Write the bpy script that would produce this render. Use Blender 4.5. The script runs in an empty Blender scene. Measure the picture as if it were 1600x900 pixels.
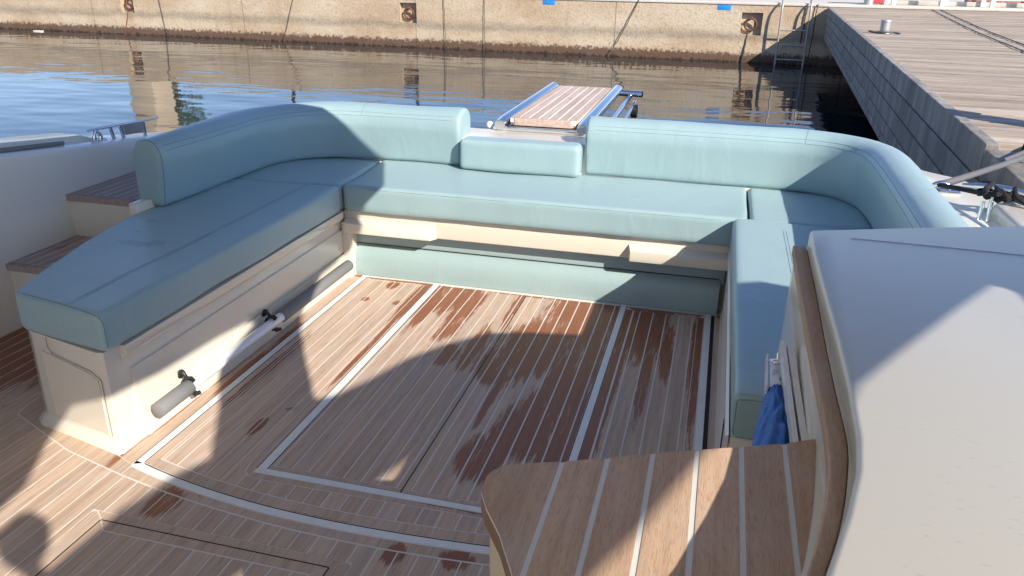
import bpy, bmesh, math, random
from mathutils import Vector, Matrix, noise
random.seed(7)
R = math.radians
scene = bpy.context.scene
col = scene.collection

# ------------------------------------------------------------------ camera
cd = bpy.data.cameras.new('camera'); cam = bpy.data.objects.new('camera', cd); col.objects.link(cam)
right = Vector((0.96791, 0.25112, 0.01463)); 
def cam_matrix():
    p, y, r = R(22.27467359), R(-14.45300222), R(0.83856049)
    f = Vector((math.sin(y)*math.cos(p), math.cos(y)*math.cos(p), -math.sin(p)))
    rt = Vector((math.cos(y), -math.sin(y), 0)); up = rt.cross(f)
    r2 = math.cos(r)*rt + math.sin(r)*up; u2 = -math.sin(r)*rt + math.cos(r)*up
    m = Matrix((r2, u2, -f)).transposed().to_4x4(); m.translation = (0, 0, 1.5); return m
cam.matrix_world = cam_matrix()
cd.sensor_width = 36; cd.lens = 1220/1600*36; cd.clip_start = 0.02; cd.clip_end = 3000
scene.camera = cam

# ------------------------------------------------------------------ light
SUN = Vector((-1, .79, -.82)).normalized()          # the way the light travels
w = bpy.data.worlds.new('World'); scene.world = w; w.use_nodes = True
nt = w.node_tree; bg = nt.nodes['Background']
sky = nt.nodes.new('ShaderNodeTexSky'); sky.sky_type = 'NISHITA'; sky.sun_disc = False
sky.sun_elevation = R(32.8); sky.sun_rotation = math.atan2(1, -.79); sky.air_density = 1.0; sky.dust_density = 0.2; sky.ozone_density = 3.0
tint = nt.nodes.new('ShaderNodeMix'); tint.data_type = 'RGBA'; tint.blend_type = 'MULTIPLY'; tint.inputs[0].default_value = 1
tint.inputs[7].default_value = (1.0, .98, 1.12, 1)      # the phone's white balance
nt.links.new(sky.outputs[0], tint.inputs[6]); nt.links.new(tint.outputs[2], bg.inputs[0]); bg.inputs[1].default_value = 0.115
sd = bpy.data.lights.new('sun', 'SUN'); sun = bpy.data.objects.new('sun', sd); col.objects.link(sun)
sd.energy = 5.0; sd.angle = R(0.53); sd.color = (1, .92, .81)
sun.rotation_euler = SUN.to_track_quat('-Z', 'Y').to_euler(); sun.location = (8, -6, 8)
scene.view_settings.view_transform = 'Standard'; scene.view_settings.look = 'None'
scene.view_settings.gamma = 1; scene.view_settings.use_curve_mapping = False
scene.view_settings.exposure = 0.60

# ------------------------------------------------------------------ helpers
def tag(o, label=None, cat=None, group=None, kind=None):
    if label: o['label'] = label
    if cat: o['category'] = cat
    if group: o['group'] = group
    if kind: o['kind'] = kind
    return o
def empty(name, loc=(0,0,0)):
    o = bpy.data.objects.new(name, None); col.objects.link(o); o.location = loc; o.empty_display_size = .1
    return o
def root_of(p):
    while p.parent: p = p.parent
    return p
def link(name, me, m, parent=None, smooth=False):
    if smooth:
        for p in me.polygons: p.use_smooth = True
    if m is not None:
        for mm in (m if isinstance(m, (list, tuple)) else [m]): me.materials.append(mm)
    o = bpy.data.objects.new(name, me); col.objects.link(o)
    if parent is not None:
        o.parent = parent
        o.matrix_parent_inverse = Matrix.Translation(-parent.location) if parent.parent is None else Matrix.Identity(4)
    return o
def fromb(name, bm, m, parent=None, smooth=False, sharp=None):
    bmesh.ops.recalc_face_normals(bm, faces=bm.faces)
    me = bpy.data.meshes.new(name); bm.to_mesh(me); bm.free()
    if sharp is not None:
        me.set_sharp_from_angle(angle=R(sharp)); smooth = True
    return link(name, me, m, parent, smooth)
def prism_bm(outline, z0, z1, bev=0, seg=3, bm=None):
    own = bm is None
    b = bmesh.new()
    vs = [b.verts.new((p[0], p[1], z0)) for p in outline]
    f = b.faces.new(vs)
    r = bmesh.ops.extrude_face_region(b, geom=[f])
    bmesh.ops.translate(b, vec=(0, 0, z1-z0), verts=[v for v in r['geom'] if isinstance(v, bmesh.types.BMVert)])
    bmesh.ops.recalc_face_normals(b, faces=b.faces)
    if bev:
        es = [e for e in b.edges if e.calc_face_angle(0) > R(25)]
        bmesh.ops.bevel(b, geom=es, offset=bev, segments=seg, profile=.5, affect='EDGES', clamp_overlap=True)
    if own: return b
    me = bpy.data.meshes.new('t'); b.to_mesh(me); b.free(); bm.from_mesh(me); bpy.data.meshes.remove(me)
    return bm
def prism(name, outline, z0, z1, m, parent=None, bev=0.004, sharp=40):
    return fromb(name, prism_bm(outline, z0, z1, bev), m, parent, sharp=sharp)
def rect(x0, y0, x1, y1): return [(x0,y0),(x1,y0),(x1,y1),(x0,y1)]
def box(name, x0, y0, z0, x1, y1, z1, m, parent=None, bev=0.004):
    return prism(name, rect(x0,y0,x1,y1), z0, z1, m, parent, bev)
def loft(rings, closed=False, caps=True, bm=None):
    """rings: list of lists of points (same count, each ring a closed loop)"""
    bm = bm or bmesh.new()
    vv = [[bm.verts.new(p) for p in r] for r in rings]
    n = len(vv[0]); m = len(vv)
    for i in range(m if closed else m-1):
        a = vv[i]; b = vv[(i+1) % m]
        for j in range(n): bm.faces.new((a[j], a[(j+1) % n], b[(j+1) % n], b[j]))
    if caps and not closed:
        bm.faces.new(vv[0]); bm.faces.new(vv[-1])
    return bm
def smooth_path(pts, n=8, closed=False):
    P = [Vector(p) for p in pts]; out = []
    N = len(P)
    for i in range(N if closed else N-1):
        p1, p2 = P[i], P[(i+1) % N]
        p0 = P[i-1] if (i or closed) else p1*2-p2
        p3 = P[(i+2) % N] if (closed or i+2 < N) else p2*2-p1
        for k in range(n):
            t = k/n
            out.append(.5*((2*p1)+(p2-p0)*t+(2*p0-5*p1+4*p2-p3)*t*t+(3*p1-p0-3*p2+p3)*t**3))
    if not closed: out.append(P[-1])
    return out
def tube_bm(pts, rad, seg=8, closed=False, bm=None, caps=True):
    P = [Vector(p) for p in pts]; rings = []
    N = len(P); prev = None
    for i in range(N):
        if closed: t = P[(i+1) % N]-P[i-1]
        else: t = P[min(i+1,N-1)]-P[max(i-1,0)]
        t.normalize()
        if prev is None:
            u = t.orthogonal().normalized()
        else:
            u = (prev - t*prev.dot(t)).normalized()
        prev = u; v = t.cross(u)
        rr = rad[i] if isinstance(rad, (list, tuple)) else rad
        rings.append([P[i]+rr*(math.cos(2*math.pi*k/seg)*u+math.sin(2*math.pi*k/seg)*v) for k in range(seg)])
    return loft(rings, closed, caps, bm)
def tube(name, pts, rad, m, parent=None, seg=8, closed=False):
    return fromb(name, tube_bm(pts, rad, seg, closed), m, parent, sharp=50)

# ------------------------------------------------------------------ materials
def newmat(name):
    m = bpy.data.materials.new(name); m.use_nodes = True
    return m, m.node_tree, m.node_tree.nodes['Principled BSDF']
class NB:
    def __init__(s, t): s.t = t
    def n(s, typ, **kw):
        x = s.t.nodes.new('ShaderNode'+typ)
        for k, v in kw.items():
            if k.startswith('i_'):
                key = k[2:]; key = int(key) if key.isdigit() else key.replace('_', ' ')
                if isinstance(v, bpy.types.NodeSocket): s.t.links.new(v, x.inputs[key])
                else: x.inputs[key].default_value = v
            else: setattr(x, k, v)
        return x
    def math(s, op, a, b=0.0, c=0.0, clamp=False):
        x = s.t.nodes.new('ShaderNodeMath'); x.operation = op; x.use_clamp = clamp
        for i, v in enumerate((a, b, c)):
            if isinstance(v, bpy.types.NodeSocket): s.t.links.new(v, x.inputs[i])
            else: x.inputs[i].default_value = v
        return x.outputs[0]
    def noise(s, vec, scale, detail=4, rough=.5, out='Fac'):
        x = s.n('TexNoise', i_Vector=vec); x.inputs['Scale'].default_value = scale
        x.inputs['Detail'].default_value = detail; x.inputs['Roughness'].default_value = rough
        return x.outputs[out]
    def mapv(s, vec, sc=(1,1,1), loc=(0,0,0), rot=(0,0,0)):
        x = s.n('Mapping', i_Vector=vec); x.inputs['Scale'].default_value = sc; x.inputs['Location'].default_value = loc; x.inputs['Rotation'].default_value = rot
        return x.outputs[0]
    def mix(s, f, a, b, blend='MIX'):
        x = s.t.nodes.new('ShaderNodeMix'); x.data_type = 'RGBA'; x.blend_type = blend
        for k, v in ((0, f), (6, a), (7, b)):
            if isinstance(v, bpy.types.NodeSocket): s.t.links.new(v, x.inputs[k])
            else: x.inputs[k].default_value = v if k == 0 else (*v, 1)
        return x.outputs[2]
    def ramp(s, v, lo, hi, interp='SMOOTHSTEP'):
        x = s.t.nodes.new('ShaderNodeMapRange'); x.interpolation_type = interp; x.clamp = True
        s.t.links.new(v, x.inputs[0])
        for i, q in ((1, lo), (2, hi)):
            if isinstance(q, bpy.types.NodeSocket): s.t.links.new(q, x.inputs[i])
            else: x.inputs[i].default_value = q
        return x.outputs[0]
    def bump(s, h, strength, dist, normal=None):
        x = s.n('Bump', i_Height=h); x.inputs['Strength'].default_value = strength; x.inputs['Distance'].default_value = dist
        if normal is not None: s.t.links.new(normal, x.inputs['Normal'])
        return x.outputs[0]
def simple(name, colr, rough=.5, metal=0, var=.06, scale=6, bump=0, bscale=80, coat=0, spec=.5, rvar=.25):
    m, t, b = newmat(name); N = NB(t)
    geo = N.n('NewGeometry').outputs['Position']
    f = N.noise(geo, scale, 5, .6)
    c = N.mix(f, tuple(x*(1-var) for x in colr), tuple(min(1, x*(1+var)) for x in colr))
    t.links.new(c, b.inputs['Base Color'])
    b.inputs['Metallic'].default_value = metal; b.inputs['Specular IOR Level'].default_value = spec
    r = N.ramp(N.noise(geo, scale*2.3, 4, .6), .3, .7, 'LINEAR')
    t.links.new(N.math('MULTIPLY_ADD', r, rough*rvar, rough*(1-rvar/2)), b.inputs['Roughness'])
    b.inputs['Coat Weight'].default_value = coat
    if bump: t.links.new(N.bump(N.noise(geo, bscale, 4, .6), 1, bump), b.inputs['Normal'])
    return m
M = {}
M['gel'] = simple('gelcoat_cream', (.71,.65,.54), .22, var=.02, scale=2.5, coat=.5, rvar=.02)
M['gelwhite'] = simple('gelcoat_white', (.75,.71,.62), .26, var=.02, scale=3, coat=.2, rvar=.02)
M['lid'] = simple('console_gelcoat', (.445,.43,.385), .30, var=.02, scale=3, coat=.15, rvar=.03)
M['channel'] = simple('drain_channel_white', (.76,.76,.73), .45, var=.12, scale=25)
M['dark'] = simple('dark_gap', (.012,.011,.01), .8)
M['black'] = simple('black_plastic', (.015,.015,.016), .4)
M['blackrope'] = simple('black_rope', (.014,.014,.016), .9, bump=.004, bscale=160)
M['greyrope'] = simple('grey_rope', (.13,.13,.14), .9, bump=.003, bscale=160)
M['steel'] = simple('stainless_steel', (.72,.73,.75), .14, metal=1, var=.04)
M['alu'] = simple('aluminium', (.62,.64,.68), .38, metal=.7, var=.05)
M['alulad'] = simple('weathered_aluminium', (.40,.39,.36), .5, metal=.3, var=.15)
M['whitepole'] = simple('white_pole', (.78,.79,.80), .25, coat=.3)
M['greysleeve'] = simple('grey_foam_sleeve', (.19,.195,.195), .7, bump=.0006, bscale=150)
M['caulk'] = simple('deck_caulk', (.66,.63,.58), .6, var=.12, scale=40)
M['bluecloth'] = simple('blue_canvas', (.045,.16,.50), .75, var=.25, scale=16, bump=.002, bscale=60)
M['rust'] = simple('rusty_iron', (.16,.065,.03), .85, var=.4, scale=30, bump=.004, bscale=60)
M['tape'] = simple('blue_paint', (.02,.24,.62), .6, var=.1)
M['galv'] = simple('galvanised_metal', (.42,.42,.42), .5, metal=.5, var=.2, scale=20)
M['stone'] = simple('limestone', (.55,.44,.31), .85, var=.12, scale=3)
M['whitewood'] = simple('white_painted_wood', (.72,.72,.70), .6, var=.15, scale=8)
M['clay'] = simple('reddish_earth', (.34,.17,.10), .95, var=.35, scale=5)
M['cordthin'] = simple('thin_cord', (.07,.05,.04), .9)
M['counterw'] = simple('white_caulk', (.80,.78,.74), .6, var=.05)
M['leaf'] = simple('leaf_green', (.05,.09,.035), .7, var=.5, scale=8)
M['trunk'] = simple('bark', (.16,.11,.07), .9, var=.3)

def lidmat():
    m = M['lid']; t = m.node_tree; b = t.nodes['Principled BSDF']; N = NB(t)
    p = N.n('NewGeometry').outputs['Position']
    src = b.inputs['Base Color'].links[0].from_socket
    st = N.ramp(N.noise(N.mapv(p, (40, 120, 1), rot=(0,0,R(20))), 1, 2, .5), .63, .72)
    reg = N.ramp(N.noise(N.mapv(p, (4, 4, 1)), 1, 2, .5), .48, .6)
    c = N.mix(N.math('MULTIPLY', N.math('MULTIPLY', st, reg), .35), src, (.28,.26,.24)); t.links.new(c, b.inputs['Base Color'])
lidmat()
def vinyl(name, colr):
    m, t, b = newmat(name); N = NB(t)
    p = N.n('NewGeometry').outputs['Position']
    f = N.noise(p, 2.2, 4, .55); g = N.noise(p, 60, 3, .6)
    c = N.mix(f, tuple(x*.93 for x in colr), tuple(x*1.05 for x in colr))
    c = N.mix(N.math('MULTIPLY', g, .10), c, tuple(x*.7 for x in colr))
    # a few damp smudges on the seat in front of the left backrest
    tot = None
    for (cx, cy, rx, ry) in ((-2.13,2.40,.10,.045), (-2.25,2.66,.035,.02), (-2.21,2.52,.02,.02), (-2.05,2.42,.05,.06)):
        q = N.n('SeparateXYZ', i_0=p)
        dx = N.math('MULTIPLY', N.math('SUBTRACT', q.outputs[0], cx), 1/rx); dy = N.math('MULTIPLY', N.math('SUBTRACT', q.outputs[1], cy), 1/ry)
        d = N.math('SUBTRACT', 1.0, N.math('ADD', N.math('MULTIPLY', dx, dx), N.math('MULTIPLY', dy, dy)))
        tot = d if tot is None else N.math('MAXIMUM', tot, d)
    sm = N.ramp(N.math('ADD', tot, N.math('MULTIPLY_ADD', N.noise(p, 45, 5, .7), 3.0, -1.75)), .1, .5)
    c = N.mix(N.math('MULTIPLY', sm, .45), c, tuple(x*.45 for x in colr))
    t.links.new(c, b.inputs['Base Color'])
    b.inputs['Roughness'].default_value = .40; b.inputs['Specular IOR Level'].default_value = .5
    b.inputs['Sheen Weight'].default_value = .08
    w1 = N.noise(N.mapv(p, (3, 3, 3)), 2, 3, .5)
    h = N.bump(w1, .4, .008)
    # short pull wrinkles on vertical faces
    wr = N.noise(N.mapv(p, (13, 13, 4)), 1.0, 3, .6)
    h = N.bump(N.ramp(wr, .45, .8), .2, .005, h)
    h = N.bump(N.noise(p, 420, 2, .5), .25, .0006, h)
    t.links.new(h, b.inputs['Normal'])
    return m
TEAL = (.30, .425, .44)
M['teal'] = vinyl('teal_vinyl', TEAL)
M['tealdark'] = simple('teal_piping', tuple(x*.55 for x in TEAL), .6)
M['tealpanel'] = vinyl('teal_panel', (.31,.42,.425))

WET = [ # centre x, y, radii
 (-1.17,3.42,.12,.28),(-1.06,3.25,.06,.42),(-1.24,3.25,.04,.35),(-.90,2.85,.035,.25),(-.98,2.75,.05,.10),(-.84,3.3,.02,.25),
 (-.50,3.28,.19,.40),(-.62,2.95,.20,.30),(-.72,2.75,.14,.20),(-.44,2.7,.12,.55),(-.40,2.25,.07,.5),(-.52,2.35,.10,.28),(-.60,2.20,.06,.25),(-.66,2.08,.05,.16),(-.71,2.45,.015,.2),
 (-.215,3.3,.125,.42),(-.30,2.8,.035,.95),(-.17,2.75,.025,.33),(-.10,3.05,.03,.30),(.025,3.05,.03,.75),
 (-1.335,3.30,.035,.34),(-1.33,2.75,.012,.4),(-1.50,3.40,.035,.05),(-1.56,3.2,.02,.03),(-1.40,3.20,.02,.03),(-1.63,2.45,.02,.35),(-1.715,2.5,.02,.35),(-1.775,2.2,.02,.5),
 (-1.485,1.60,.05,.075),(-1.44,2.05,.02,.06),(-.73,1.58,.035,.05),(-.56,1.60,.05,.04),(-1.1,1.655,.30,.012),(-.62,1.815,.16,.012),
 (-2.75,2.25,.42,.40),(-1.5,3.475,.5,.02),(-.1,3.475,.25,.02),(-.65,3.47,.4,.02)]
def teak(name, wets=(), dry=((.45,.325,.24),(.57,.43,.325)), axis='y', wetall=0.0, gc=0, fscale=(230,9,230), wetcol=(.225,.078,.031)):
    m, t, b = newmat(name); N = NB(t)
    p0 = N.n('NewGeometry').outputs['Position']
    tone = N.n('Attribute', attribute_name='tone').outputs['Fac']
    q = N.n('SeparateXYZ', i_0=p0); 
    off = N.n('CombineXYZ', i_0=N.math('MULTIPLY', tone, 7.3), i_1=N.math('MULTIPLY', tone, 31.7), i_2=N.math('MULTIPLY', tone, 13.1)).outputs[0]
    p = N.n('VectorMath', operation='ADD', i_0=p0, i_1=off).outputs[0]
    st = (60, 2.2, 60) if axis == 'y' else (2.2, 60, 60)
    fine = fscale
    g1 = N.noise(N.mapv(p, st), 1, 4, .6); g2 = N.noise(N.mapv(p, fine), 1, 3, .65); g3 = N.noise(p, 5, 4, .6)
    base = N.mix(N.ramp(g1, .3, .7), dry[0], dry[1])
    base = N.mix(N.math('MULTIPLY', N.ramp(g2, .52-gc*.02, .72-gc*.04), .55-.07*gc), base, tuple(x*.5 for x in dry[0]))
    base = N.mix(N.math('MULTIPLY', N.ramp(g3, .45, .75), .35), base, (.46,.42,.385))
    hsv = N.n('HueSaturation', i_Color=base); 
    t.links.new(N.math('MULTIPLY_ADD', tone, .15, .94), hsv.inputs['Value'])
    base = hsv.outputs[0]
    spk = N.ramp(N.noise(p0, 9, 2, .5), .755, .775)
    base = N.mix(N.math('MULTIPLY', spk, .6*(1-gc)), base, (.12,.06,.04))
    if wets:
        tot = None
        for (cx, cy, rx, ry) in wets:
            dx = N.math('MULTIPLY', N.math('SUBTRACT', q.outputs[0], cx), 1/rx); dy = N.math('MULTIPLY', N.math('SUBTRACT', q.outputs[1], cy), 1/ry)
            d = N.math('SUBTRACT', 1.0, N.math('ADD', N.math('MULTIPLY', dx, dx), N.math('MULTIPLY', dy, dy)))
            tot = d if tot is None else N.math('MAXIMUM', tot, d)
        tot = N.math('MINIMUM', N.math('MAXIMUM', tot, -1.5), .55)
        n1 = N.noise(N.mapv(p, (16, 4, 16)), 1, 4, .6); n2 = N.noise(N.mapv(p, (150, 9, 150)), 1, 4, .7)
        fld = N.math('ADD', tot, N.math('MULTIPLY_ADD', n1, 2.0, -1.0)); fld = N.math('ADD', fld, N.math('MULTIPLY_ADD', n2, 2.5, -1.25))
        wet = N.ramp(fld, -.12, .34)
    else:
        n1 = N.noise(N.mapv(p, (14, 2.5, 14) if axis == 'y' else (2.5, 14, 14)), 1, 4, .6)
        wet = N.ramp(N.math('ADD', n1, N.math('MULTIPLY_ADD', g1, .4, wetall-.7)), .42, .52)
    wc = N.mix(g1, tuple(x*.75 for x in wetcol), tuple(x*1.45 for x in wetcol))
    c = N.mix(N.math('MULTIPLY', wet, .96), base, wc)
    t.links.new(c, b.inputs['Base Color'])
    t.links.new(N.math('MULTIPLY_ADD', wet, -.30, .72), b.inputs['Roughness'])
    b.inputs['Specular IOR Level'].default_value = .4
    h = N.bump(g2, .6, .0012)
    t.links.new(h, b.inputs['Normal'])
    return m
M['teak'] = teak('teak_deck', WET)
M['teaktable'] = teak('teak_counter', (), ((.40,.265,.175),(.50,.345,.235)), wetall=-.5, gc=1, fscale=(520,50,520))
M['teakstep'] = teak('teak_step', (), ((.36,.26,.225),(.46,.35,.30)), wetall=.24, wetcol=(.13,.05,.03))
M['teakpass'] = teak('teak_gangway', (), ((.46,.33,.26),(.58,.46,.38)), wetall=-.02)

def pierwood(name, c0, c1, scl, axis=0):
    m, t, b = newmat(name); N = NB(t)
    tc = N.n('TexCoord').outputs['Object']
    tone = N.n('Attribute', attribute_name='tone').outputs['Fac']
    off = N.n('CombineXYZ', i_0=N.math('MULTIPLY', tone, 17.3), i_1=N.math('MULTIPLY', tone, 31.7), i_2=N.math('MULTIPLY', tone, 13.1)).outputs[0]
    p = N.n('VectorMath', operation='ADD', i_0=tc, i_1=off).outputs[0]
    g1 = N.noise(N.mapv(p, scl), 1, 5, .65); g2 = N.noise(N.mapv(p, tuple(s*4 for s in scl)), 1, 4, .7); g3 = N.noise(p, 1.3, 4, .6)
    c = N.mix(N.ramp(g1, .3, .72), c0, c1)
    c = N.mix(N.math('MULTIPLY', N.ramp(g2, .55, .7), .6), c, tuple(x*.4 for x in c0))
    hsv = N.n('HueSaturation', i_Color=c); t.links.new(N.math('ADD', N.math('MULTIPLY_ADD', tone, .35, .7), N.math('MULTIPLY', g3, .3)), hsv.inputs['Value'])
    t.links.new(hsv.outputs[0], b.inputs['Base Color']); b.inputs['Roughness'].default_value = .85
    t.links.new(N.bump(g2, .8, .006), b.inputs['Normal'])
    return m
M['pierdeck'] = pierwood('weathered_pier_boards', (.28,.22,.165), (.50,.42,.335), (.9, 14, 14))
M['pierface'] = pierwood('weathered_pier_face', (.17,.155,.14), (.37,.34,.30), (10, 5, 1.1))

def quaymat():
    m, t, b = newmat('quay_concrete'); N = NB(t)
    p = N.n('NewGeometry').outputs['Position']; q = N.n('SeparateXYZ', i_0=p); z = q.outputs[2]
    big = N.noise(N.mapv(p, (.5,.5,1.2)), 1, 5, .6); med = N.noise(p, 3, 5, .65); fine = N.noise(p, 16, 4, .7)
    c = N.mix(N.ramp(big, .3, .7), (.47,.34,.215), (.60,.49,.355))
    c = N.mix(N.math('MULTIPLY', N.ramp(fine, .5, .68), .5), c, (.30,.22,.14))
    c = N.mix(N.math('MULTIPLY', N.ramp(med, .5, .7), .3), c, (.66,.58,.46))
    # vertical dribbles
    dr = N.noise(N.mapv(p, (2.4, 2.4, .15)), 1, 4, .6)
    c = N.mix(N.math('MULTIPLY', N.ramp(dr, .55, .75), .35), c, (.28,.21,.14))
    zn = N.math('ADD', z, N.math('MULTIPLY_ADD', N.noise(N.mapv(p, (1.2,1.2,3)), 1, 5, .65), .3, -.15))
    sp = N.ramp(N.noise(p, 26, 3, .7), .60, .68); c = N.mix(N.math('MULTIPLY', sp, .5), c, (.16,.11,.07))
    qx = N.math('ABSOLUTE', N.math('SUBTRACT', N.math('FRACT', N.math('MULTIPLY_ADD', q.outputs[0], 1/5.2, N.math('MULTIPLY', med, .006))), .5))
    c = N.mix(N.math('MULTIPLY', N.ramp(qx, .0045, .001), .55), c, (.13,.10,.07))
    rx = None
    for cx in (.58, -8.0, -16.9):
        e = N.ramp(N.math('ABSOLUTE', N.math('SUBTRACT', q.outputs[0], cx)), .22, .03); rx = e if rx is None else N.math('MAXIMUM', rx, e)
    rx = N.math('MULTIPLY', rx, N.math('MULTIPLY', N.ramp(z, -.30, .12), N.ramp(z, .20, .10)))
    c = N.mix(N.math('MULTIPLY', rx, .5), c, (.36,.17,.06))
    # grey tide line
    up = N.ramp(zn, -.06, .10); dn = N.ramp(zn, .30, .10)
    c = N.mix(N.math('MULTIPLY', N.math('MULTIPLY', up, dn), N.math('MULTIPLY_ADD', fine, .8, .12)), c, (.20,.17,.13))
    zf = N.math('ADD', z, N.math('MULTIPLY_ADD', N.noise(p, 11, 5, .75), .42, -.21))
    c = N.mix(N.math('MULTIPLY', N.ramp(zf, -.20, -.30), .9), c, (.085,.04,.022))
    c = N.mix(N.ramp(zf, -.40, -.46), c, (.04,.022,.014))
    t.links.new(c, b.inputs['Base Color']); b.inputs['Roughness'].default_value = .9
    h = N.bump(fine, .5, .025); h = N.bump(N.noise(p, 45, 3, .7), .5, .01, h); t.links.new(h, b.inputs['Normal'])
    return m
M['quay'] = quaymat()

def watermat():
    m, t, b = newmat('harbour_water'); N = NB(t)
    p = N.n('NewGeometry').outputs['Position']
    b.inputs['Base Color'].default_value = (.012,.022,.026,1); b.inputs['Roughness'].default_value = .03
    b.inputs['IOR'].default_value = 1.33; b.inputs['Specular IOR Level'].default_value = .5
    a = N.noise(N.mapv(p, (.45, .9, 1), rot=(0,0,R(-4))), 1.0, 2, .5)
    c = N.noise(N.mapv(p, (2.2, 5.0, 1), rot=(0,0,R(5))), 1.0, 3, .55)
    patch = N.ramp(N.noise(N.mapv(p, (.12,.3,1)), 1, 2, .5), .35, .65)
    h = N.bump(a, .5, .060)
    h = N.bump(N.math('MULTIPLY', c, N.math('MULTIPLY_ADD', patch, .8, .2)), .5, .006, h)
    t.links.new(h, b.inputs['Normal'])
    return m
M['water'] = watermat()

# ------------------------------------------------------------------ plank builder
def planks(name, polys, z, parent, m, zbase=None, tones=None, thick=None):
    """polys: list of 2-D polygons, every one a plank; each gets its own tone."""
    bm = bmesh.new(); lay = bm.verts.layers.float.new('tone')
    for i, pl in enumerate(polys):
        if len(pl) < 3: continue
        tn = random.random()
        top = [bm.verts.new((p[0], p[1], z)) for p in pl]; 
        zb = z-.004 if thick is None else z-thick
        bot = [bm.verts.new((p[0], p[1], zb)) for p in pl]
        for v in top+bot: v[lay] = tn
        try: bm.faces.new(top)
        except ValueError: continue
        n = len(pl)
        for k in range(n): bm.faces.new((top[k], top[(k+1) % n], bot[(k+1) % n], bot[k]))
    return fromb(name, bm, m, parent)
def clip(poly, x0, x1, axis=0):
    """strip x0<x<x1 of any polygon; returns a list of polygons"""
    bm = bmesh.new(); bm.faces.new([bm.verts.new((p[0], p[1], 0)) for p in poly])
    n = Vector((1,0,0)) if axis == 0 else Vector((0,1,0))
    for c, s in ((x0, 1), (x1, -1)):
        g = bm.verts[:]+bm.edges[:]+bm.faces[:]
        if not bm.faces: break
        bmesh.ops.bisect_plane(bm, geom=g, plane_co=n*c, plane_no=n*s, clear_inner=True, dist=1e-6)
    out = []
    for f in bm.faces:
        if f.calc_area() > 2e-5: out.append([(v.co.x, v.co.y) for v in f.verts])
    bm.free(); return out
def strips(poly, x0, pitch, gap, n, axis=0):
    out = []
    for k in range(n): out += clip(poly, x0+k*pitch+gap/2, x0+(k+1)*pitch-gap/2, axis)
    return out

# ================================================================== SETTING: water
bm = bmesh.new(); bmesh.ops.create_grid(bm, x_segments=2, y_segments=2, size=400)
wat = fromb('water', bm, M['water']); wat.location = (0,0,-.45); tag(wat, kind='structure')
bm = bmesh.new(); bmesh.ops.create_grid(bm, x_segments=2, y_segments=2, size=400)
o = fromb('seabed', bm, M['clay']); o.location = (0,0,-4); tag(o, kind='structure')

# quay frame: origin where the pier edge meets the quay; U along quay, Nq away from us
U = Vector((.99856, -.0536, 0)); Nq = Vector((.0536, .99856, 0)); Q0 = Vector((2.07, 19.42, 0))
MQ = Matrix((( U.x, Nq.x, 0, Q0.x), (U.y, Nq.y, 0, Q0.y), (0,0,1,0), (0,0,0,1)))
def qloc(u, v, z): return MQ @ Vector((u, v, z))

def niche_wall():
    """quay face with three recesses cut in; along u from -60 to 30"""
    bm = bmesh.new()
    nich = [(-19.25,-18.80),(-10.34,-9.87),(-1.79,-1.33)]
    zt, zb, top, bot, d = .64, .15, .80, -3.0, .13
    xs = [-60] + [v for n in nich for v in n] + [30]
    def quad(a,b,c,e): bm.faces.new([bm.verts.new(qloc(*p)) for p in (a,b,c,e)])
    for i in range(len(xs)-1):
        a, b = xs[i], xs[i+1]
        if i % 2 == 0: quad((a,0,bot),(b,0,bot),(b,0,top),(a,0,top))
        else:
            quad((a,0,bot),(b,0,bot),(b,0,zb),(a,0,zb)); quad((a,0,zt),(b,0,zt),(b,0,top),(a,0,top))
            quad((a,d,zb),(b,d,zb),(b,d,zt),(a,d,zt)); quad((a,0,zb),(b,0,zb),(b,d,zb),(a,d,zb)); quad((a,0,zt),(b,0,zt),(b,d,zt),(a,d,zt))
            quad((a,0,zb),(a,d,zb),(a,d,zt),(a,0,zt)); quad((b,0,zb),(b,d,zb),(b,d,zt),(b,0,zt))
    bmesh.ops.remove_doubles(bm, verts=bm.verts, dist=1e-4)
    return bm, nich
qroot = empty('quay_wall', qloc(-10,0,-.45)); tag(qroot, 'beige concrete quay wall with brown waterline across the back of the basin', 'quay')
bm, nich = niche_wall()
fromb('wall_face', bm, M['quay'], qroot)
def qbox(name, u0, v0, z0, u1, v1, z1, m, parent=None, bev=.01):
    bm = prism_bm(rect(u0,v0,u1,v1), z0, z1, bev)
    bmesh.ops.transform(bm, matrix=MQ, verts=bm.verts)
    return fromb(name, bm, m, parent, sharp=40)
M['coping'] = simple('pale_coping', (.58,.53,.46), .85, var=.15, scale=3, bump=.01, bscale=12)
qbox('coping', -60, -.02, .802, 30, .55, .86, M['coping'], qroot, .012)
g = qbox('quay_ground', -60, .56, .4, 60, 300, .835, M['coping'], None, 0); tag(g, kind='structure')

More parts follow.
